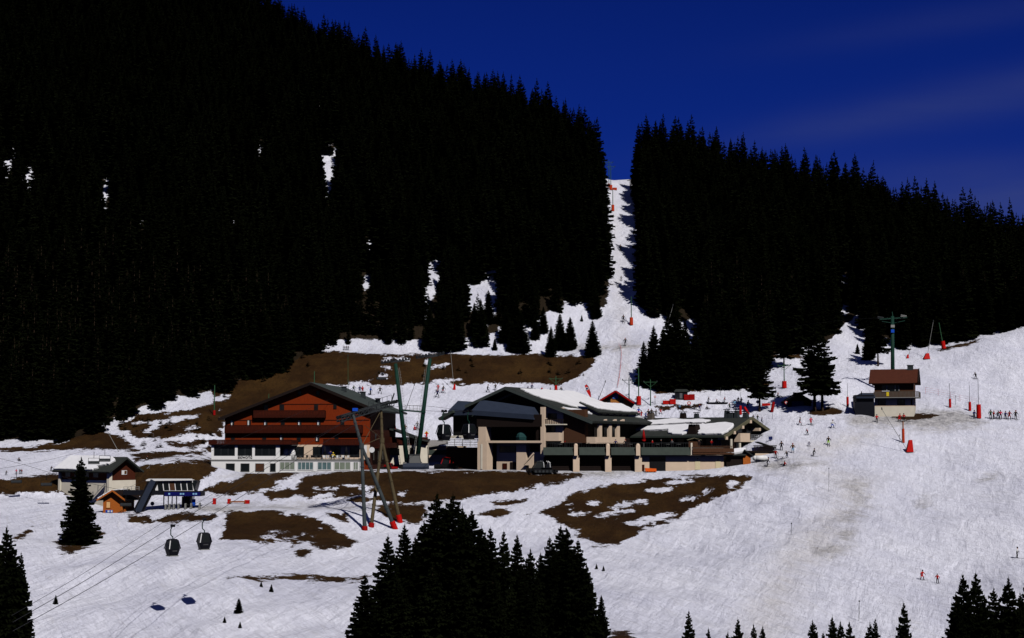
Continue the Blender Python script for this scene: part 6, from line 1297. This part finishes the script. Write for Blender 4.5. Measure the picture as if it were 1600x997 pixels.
# ------------------------------------------------------------------ people
def skin_body(J, E):
    """one continuous figure: joints {name: (xyz, radius)}, edges"""
    names = list(J); me_ = bpy.data.meshes.new('b'); me_.from_pydata([J[n][0] for n in names], [(names.index(a), names.index(b)) for a, b in E], [])
    ob = bpy.data.objects.new('b', me_); col.objects.link(ob); md_ = ob.modifiers.new('s', 'SKIN'); md_.use_smooth_shade = True
    for i, n in enumerate(names):
        r_ = J[n][1]; v = me_.skin_vertices[0].data[i]; v.radius = (r_, r_) if not isinstance(r_, tuple) else r_; v.use_root = (n == 'pelvis')
    sb = ob.modifiers.new('u', 'SUBSURF'); sb.levels = 1; sb.render_levels = 1
    dg = bpy.context.evaluated_depsgraph_get(); dg.update(); out_ = bpy.data.meshes.new_from_object(ob.evaluated_get(dg)); bpy.data.objects.remove(ob)
    segs = [(Vector(J[a][0]), Vector(J[b][0]), a, b) for a, b in E]
    def mi(c):
        best = min(segs, key=lambda s_: (c - (s_[0] + (s_[1] - s_[0]) * max(0, min(1, (c - s_[0]).dot(s_[1] - s_[0]) / (s_[1] - s_[0]).length_squared)))).length); n = best[3]
        if n in ('head', 'crown', 'neck', 'nose'): return 2
        if n[:-1] in ('hand', 'fist'): return 3
        if n[:-1] in ('ankle', 'toe'): return 3
        if n[:-1] in ('knee', 'hip'): return 1
        return 0
    out_.materials.clear()
    for _ in range(4): out_.materials.append(None)
    for p_ in out_.polygons: p_.material_index = mi(p_.center); p_.use_smooth = True
    return out_
def pose(hipz=.92, lean=.08, feet=((-.14, 0), (.14, 0)), knees=((-.14, -.06), (.14, -.06)), hands=((-.36, -.22, .95), (.36, -.22, .95)), sit=False):
    ph = hipz; sh_z = ph + .52; sy = -lean
    J = {'pelvis': ((0, 0, ph), (.15, .11)), 'waist': ((0, sy * .4, ph + .2), (.145, .11)), 'chest': ((0, sy * .8, ph + .42), (.175, .125)), 'neck': ((0, sy, ph + .58), .06), 'head': ((0, sy - .02, ph + .68), .095), 'crown': ((0, sy - .02, ph + .8), .09), 'nose': ((0, sy - .12, ph + .70), .02)}
    E = [('pelvis', 'waist'), ('waist', 'chest'), ('chest', 'neck'), ('neck', 'head'), ('head', 'crown'), ('head', 'nose')]
    for i, s_ in enumerate((-1, 1)):
        c_ = 'LR'[i]; fx, fy = feet[i]; kx, ky = knees[i]
        kz = .48 if not sit else .42; az = .09 if not sit else .12
        J['hip' + c_] = ((s_ * .1, 0, ph - .08), .1); J['knee' + c_] = ((kx, ky, kz), .072); J['ankle' + c_] = ((fx, fy, az), .062); J['toe' + c_] = ((fx, fy - .17, .06 if not sit else .2), .05)
        hx, hy, hz = hands[i]; J['shoulder' + c_] = ((s_ * .19, sy * .9, ph + .47), .075); J['elbow' + c_] = (((s_ * .3 + hx) / 2 + s_ * .03, (sy * .9 + hy) / 2 + .08, (ph + .47 + hz) / 2 - .04), .055); J['hand' + c_] = ((hx, hy, hz), .042); J['fist' + c_] = ((hx, hy - .07, hz - .02), .05)
        E += [('pelvis', 'hip' + c_), ('hip' + c_, 'knee' + c_), ('knee' + c_, 'ankle' + c_), ('ankle' + c_, 'toe' + c_), ('chest', 'shoulder' + c_), ('shoulder' + c_, 'elbow' + c_), ('elbow' + c_, 'hand' + c_), ('hand' + c_, 'fist' + c_)]
    return skin_body(J, E), (0, sy - .02, ph + .76)
POSES = {'stand': pose(), 'crouch': pose(.78, .24, ((-.2, .05), (.2, .05)), ((-.2, -.14), (.2, -.14)), ((-.4, -.4, .85), (.4, -.4, .85))),
         'walk': pose(.9, .1, ((-.1, .3), (.1, -.3)), ((-.1, .05), (.1, -.26)), ((-.32, -.3, 1.0), (.34, .1, .92))),
         'wide': pose(.84, .14, ((-.32, 0), (.32, 0)), ((-.24, -.1), (.24, -.1)), ((-.5, -.25, .9), (.5, -.25, .9))),
         'sit': pose(.16, .0, ((-.16, -.85), (.16, -.85)), ((-.15, -.42), (.15, -.42)), ((-.36, .1, .12), (.36, .1, .12)), True)}
def person(px, base, hpx, ja, tr, ps='stand', rz=0, hat=BLK, label='', skis=True, ymin=300, poles=True, pos=None, group=None):
    p = pos or G(px, base, ymin); k = hpx * p.y / F / (1.75 if ps != 'sit' else .98); k = max(.55, min(1.12, k))
    me_, hd = POSES[ps]; t_ = thing('person', label, 'person', p, R(rz), group); t_.scale = (k * 1.3, k * 1.3, k * 1.12)
    m2 = me_.copy(); ms = [ja, tr, SKIN, BLK]
    for i in range(4): m2.materials[i] = ms[i]
    b_ = bpy.data.objects.new('body', m2); col.objects.link(b_); b_.parent = t_; z0 = .0
    m_ = MB(); m_.ball((hd[0], hd[1] + .015, hd[2] + .025), .118, 10, 7, 1.02); m_.build('hat', hat, t_, smooth=True)
    MB().box(-.07, hd[1] - .125, hd[2] - .04, .07, hd[1] - .09, hd[2] + .0).build('goggles', BLACKM, t_)
    if skis:
        fx = {'stand': ((-.14, 0), (.14, 0)), 'crouch': ((-.2, .05), (.2, .05)), 'walk': ((-.1, .3), (.1, -.3)), 'wide': ((-.32, 0), (.32, 0)), 'sit': ((-.16, -.9), (.16, -.9))}[ps]
        for (x, y) in fx: m_ = MB(); m_.prism([(x - .045, y + .75, .0), (x - .045, y - .85, .0), (x - .045, y - 1.0, .09), (x - .045, y - .85, .03), (x - .045, y + .75, .03)], (.09, 0, 0)); m_.build('ski', BLK, t_)
    if skis and poles and ps in ('stand', 'crouch', 'wide'):
        for i, s_ in enumerate((-1, 1)):
            hx, hy, hz = {'stand': (.36, -.22, .95), 'crouch': (.4, -.4, .85), 'wide': (.5, -.25, .9)}[ps]; MB().tube((s_ * hx, hy - .06, hz + .1), (s_ * (hx + .12), hy + .35, .02), .012, n=5).build('ski_pole', DGREY, t_)
    return t_
PP = [
 (1249.5, 664.5, 11, BLK, DRED, 'walk', 60, 'skier in black jacket, leftmost of the scattered group on the open slope'),
 (1267, 664, 11, PNKC, REDC, 'stand', 20, 'skier in pink and red, second in the scattered group on the open slope'),
 (1262, 679.5, 9, REDC, BLK, 'crouch', -60, 'crouching skier in red jacket below the pink one'),
 (1300.5, 669, 12, WHT, BLUE, 'wide', 30, 'skier in white jacket and blue trousers on the open slope'),
 (1294.5, 696, 12.5, BLK, LIME, 'stand', 0, 'skier in lime green trousers and dark jacket'),
 (1264, 697.5, 7, DBLUE, DBLUE, 'wide', 10, 'small child skier in dark blue in front of the restaurant'),
 (1270.5, 713, 12, BLK, BLK, 'crouch', 70, 'skier all in black bending forward near the stone wall'),
 (1239, 708, 14, BRN, LBLUE, 'stand', -20, 'person in brown jacket and light blue trousers beside the stone wall'),
 (1221, 704, 13, BLK, BLK, 'stand', 0, 'dark clothed person standing on the stone wall beside the deck'),
 (1226, 728, 7, REDC, BLK, 'sit', -70, 'person in red jacket sitting in the snow below the stone wall'),
 (1198.5, 729, 14, BLK, BLK, 'crouch', 80, 'person in black stooping beside the white gas tank'),
 (1370, 660, 11, REDC, BLK, 'stand', 0, 'person in red standing alone below the annex of the red roofed house'),
 (1405, 659, 12, REDC, REDC, 'crouch', 20, 'person all in red, left one of two below the red roofed house'),
 (1412.5, 658.5, 11, REDC, BLK, 'stand', -30, 'person in red jacket and black trousers below the red roofed house'),
 (1525, 592, 10, BLK, BLK, 'crouch', -60, 'lone skier in black high on the right slope'),
 (1522, 654.5, 12, DBLUE, BLK, 'stand', 30, 'person in dark blue at the big red padded pole'),
 (1548, 654.5, 13, GRN, BLK, 'stand', 0, 'skier in green jacket, first in the waiting line at the right'),
 (1552.5, 654.5, 11, DRED, BLK, 'stand', 40, 'skier in dark red jacket, second in the waiting line'),
 (1559, 654.5, 12, BLK, DBLUE, 'crouch', 10, 'leaning skier in black, third in the waiting line'),
 (1563.5, 654.5, 12, PNKC, BLK, 'stand', -20, 'skier in pink jacket, fourth in the waiting line'),
 (1571, 655, 11, DBLUE, BLK, 'stand', 20, 'skier in dark blue, fifth in the waiting line'),
 (1577, 655, 13, DRED, DRED, 'crouch', 0, 'skier all in dark red bending in the waiting line'),
 (1587, 655.5, 13, BLK, BLK, 'stand', 10, 'skier in black, last in the waiting line at the right'),
 (1440.5, 906, 14, REDC, REDC, 'wide', 30, 'skier all in red, left one of two low on the right slope'),
 (1465, 911.5, 13, REDC, BLK, 'stand', -30, 'skier in red jacket and black trousers, right one of two low on the slope'),
 (1589, 872, 15, WHT, GRY, 'stand', 60, 'skier in white jacket near the right edge'),
 (684.5, 611.5, 10, REDC, DRED, 'stand', 0, 'skier in red above the striding one right of the twin pylons'),
 (683.5, 621, 12, DBLUE, BLK, 'wide', -20, 'skier in dark blue with legs apart right of the twin pylons'),
 (692, 614, 10.5, BLK, DRED, 'crouch', 30, 'skier in black jacket and red trousers right of the twin pylons'),
 (761.8, 613, 11, BLK, BLK, 'walk', 90, 'person in black striding along the piste above the station roof'),
 (774, 610, 9, BLK, BLK, 'stand', 0, 'person in black standing above the station ridge'),
 (825, 609, 5, DBLUE, BLK, 'sit', 60, 'small dark figure sitting on the snow above the station ridge'),
 (831, 610, 9, DBLUE, BLK, 'stand', 30, 'person in navy above the snowy station roof'),
 (861, 614, 8, BLK, DBLUE, 'crouch', -60, 'dark figure bending at the left of the padded drag lift pole'),
 (877, 615.5, 10, GRY, GRY, 'stand', -30, 'person in grey right of the padded drag lift pole'),
 (552.5, 611.5, 9, GRN, BLK, 'crouch', 20, 'skier in dark green just above the chalet roof'),
 (562, 614, 10, DBLUE, BLK, 'stand', 20, 'skier in dark blue left of the red one above the chalet roof'),
 (566.5, 614.5, 10, REDC, DRED, 'stand', -20, 'skier in red above the chalet roof'),
 (578.6, 617, 12, BLUE, BLK, 'stand', 70, 'skier in bright blue jacket above the chalet roof'),
 (593.8, 615, 10, BLK, BLK, 'wide', 0, 'skier in black left of the green pylon head'),
 (1106, 629.5, 9, BLK, BLK, 'crouch', 60, 'dark clothed person at the left end of the beginner conveyor'),
 (1131, 629.5, 9, DRED, BLK, 'crouch', 70, 'person in dark red at the right end of the beginner conveyor'),
 (1120, 629.5, 5, BLK, BLK, 'sit', 60, 'small figure sitting on the middle of the beginner conveyor'),
 (1148, 638, 13, LBLUE, GRY, 'stand', -30, 'tall person in light blue jacket in the training area'),
 (1153.3, 630.5, 9, REDC, DRED, 'stand', 20, 'person in red behind the light blue one in the training area'),
 (1158.5, 631.5, 9, DBLUE, BLK, 'stand', 0, 'person in dark blue in the training area beside the upright padded pole'),
 (1167.8, 637, 11, BLK, BLK, 'crouch', 40, 'person in black just left of the lone spruce'),
 (1093.4, 642, 9, DBLUE, DBLUE, 'stand', 0, 'child in blue coat standing in the training area'),
 (1104.6, 639.6, 5, BLK, BLK, 'sit', 40, 'small child sitting in the snow of the training area'),
 (998, 649, 11, BLUE, REDC, 'stand', 0, 'child in blue jacket and red trousers left in the crowd by the stone chimney'),
 (1002, 653, 10, DRED, REDC, 'stand', 30, 'child in red in the crowd by the stone chimney'),
 (1009, 653.5, 8, BLUE, DBLUE, 'stand', -20, 'small child in bright blue in the crowd by the stone chimney'),
 (1012.8, 653, 13, BLK, DRED, 'stand', 20, 'adult in black jacket in the crowd by the stone chimney'),
 (1018, 650, 10, BLK, GRY, 'stand', 0, 'adult in black and grey at the right of the crowd by the stone chimney'),
 (1032.4, 647, 8, REDC, REDC, 'wide', 0, 'child all in red with arms spread behind the restaurant roof'),
 (1085, 640, 8, BLK, GRY, 'stand', 50, 'person in black and grey right of the round sign in the training area'),
 (1062, 640, 7, LBLUE, DBLUE, 'wide', 0, 'small child in light blue left of the round sign in the training area'),
 (1140, 640, 9, GRN, BLK, 'stand', -40, 'person in dark green left of the light blue one in the training area'),
 (1025, 650, 9, GRY, BLK, 'stand', 30, 'person in grey left of the child with spread arms behind the restaurant'),
 (1212, 716, 12, DRED, BLK, 'stand', 10, 'person in dark red at the picnic bench beside the stone wall'),
 (1230, 716, 11, BLK, DBLUE, 'crouch', -50, 'person in black and blue bending at the stone wall'),
 (1190, 662, 9, DBLUE, BLK, 'walk', 60, 'person in navy walking on the snow right of the restaurant ridge'),
 (1215.6, 621.5, 8, BLK, BLK, 'sit', 60, 'person in black sitting on the snow left of the twin spruces'),
 (1177, 657, 8, BLK, BLK, 'stand', 0, 'person in black directly above the restaurant gable'),
 (1183.6, 657.5, 8.5, BLK, GRN, 'stand', 30, 'person in black and green above the right slope of the restaurant gable'),
 (969.6, 392, 9, BLK, BLK, 'stand', 0, 'skier in black halfway up the narrow ski run'),
 (974, 503.5, 10.5, BLK, BLK, 'stand', 10, 'skier in black at the foot of the narrow ski run beside the padded pole'),
 (977, 540, 12, BLK, BLK, 'stand', -10, 'skier in black crossing the track at the bottom of the ski run'),
 (970.6, 438.5, 6.5, GRY, BLK, 'stand', 0, 'skier in grey in the upper middle of the narrow ski run'),
 (950.5, 298, 6, GRY, GRY, 'stand', 0, 'skier in grey at the very top of the narrow ski run'),
 (537.5, 547, 6, BLK, BLK, 'stand', 0, 'small dark figure on the upper snow track, left of three'),
 (541, 547, 6, BLK, GRY, 'stand', 0, 'small dark figure on the upper snow track, middle of three'),
 (544, 547, 6, BLK, BLK, 'stand', 0, 'small dark figure on the upper snow track, right of three'),
 (633.5, 676, 11, BRN, BLK, 'stand', 0, 'person in brown behind the chalet near the foot of the green pylon'),
 (648, 672, 10, REDC, REDC, 'sit', 80, 'person all in red sitting between the green pylons'),
 (652, 670, 10, GRY, BLK, 'stand', 0, 'person in grey standing beside the red sitting one between the pylons'),
 (79.6, 736.5, 8, BLK, BLK, 'crouch', 60, 'skier in black left of the snowy roofed building'),
 (25.5, 741, 7, PNKC, GRY, 'stand', 0, 'skier in pink on the narrow snow track at the left'),
 (31, 740.5, 6.5, BLK, BLK, 'stand', 20, 'skier in black beside the pink one on the narrow snow track'),
 (34, 740.5, 6.5, DRED, BLK, 'stand', -20, 'skier in dark red jacket right of the pink one on the narrow snow track'),
 (9.5, 742.5, 5, BLK, BLK, 'crouch', 40, 'tiny dark skier near the left edge of the narrow snow track'),
 (29.5, 720.5, 5, BLK, BLK, 'sit', 40, 'tiny dark figure sitting on the upper snow field at the left'),
 (229, 719.5, 5, BLK, WHT, 'crouch', 90, 'small black and white figure on the snow road above the brown wall'),
]
for i, q in enumerate(PP):
    px, base, hpx, ja, tr, ps, rz, lb_ = q
    person(px, base, hpx, ja, tr, ps, rz, [BLK, DBLUE, DRED, BLK, GRY][i % 5], lb_, ps != 'sit' and not (1215 < px < 1245) and "deck" not in lb_ and "sitting" not in lb_ and "between the pylons" not in lb_, ymin=300 if base < 735 else 200)
person(516, 715, 13, DBLUE, DBLUE, 'stand', 0, BLK, 'person in dark blue standing on the chalet terrace between the white chairs', False, pos=on_terrace(516.5, -3))
person(520, 715, 8, YELL, BLK, 'sit', 0, YELL, 'person in yellow jacket seated on the chalet terrace', False, pos=on_terrace(520.5, -3.4) + Vector((0, 0, .3)))

TPL = [(868, BLK), (884, DRED), (918, GRY), (931, BLK), (962, DBLUE), (978, BLK), (1020, DRED), (1034, BLK), (1051, GRY), (1092, BLK), (1112, DRED)]
nmc = {DRED: 'dark red', BLK: 'black', GRY: 'grey', DBLUE: 'navy'}
where = ['leftmost behind the first fascia', 'second behind the first fascia', 'left one behind the second fascia', 'right one behind the second fascia', 'left one behind the third fascia', 'right one behind the third fascia', 'nearest to the closed red parasol', 'second right of the red parasol', 'third right of the red parasol', 'beside the bar kiosk', 'on the brown balcony end']
zt3 = t2.L(900, 699, 0).z - .04
for i, (px, cl3) in enumerate(TPL):
    q = t2.o + Vector((t2.L(px, 697, 1.2).x, 1.0 + (i % 3) * .7, zt3))
    person(px, 697, 11, cl3, BLK, 'stand', 40 * i, [BLK, GRY, DRED][i % 3], 'guest in %s on the restaurant terrace, %s' % (nmc[cl3], where[i]), False, pos=q)
tbl = copy_tree(tb); tbl['label'] = 'round table at the railing of the restaurant terrace'; tbl['group'] = 'tables on the restaurant terrace'; tbl.location = t2.o + Vector((t2.L(875, 697, 1.5).x, 1.5, zt3))
for px in (925, 970, 985, 1027, 1043, 1060): o = copy_tree(tbl); o.location = t2.o + Vector((t2.L(px, 697, 1.5).x, 1.6, zt3))
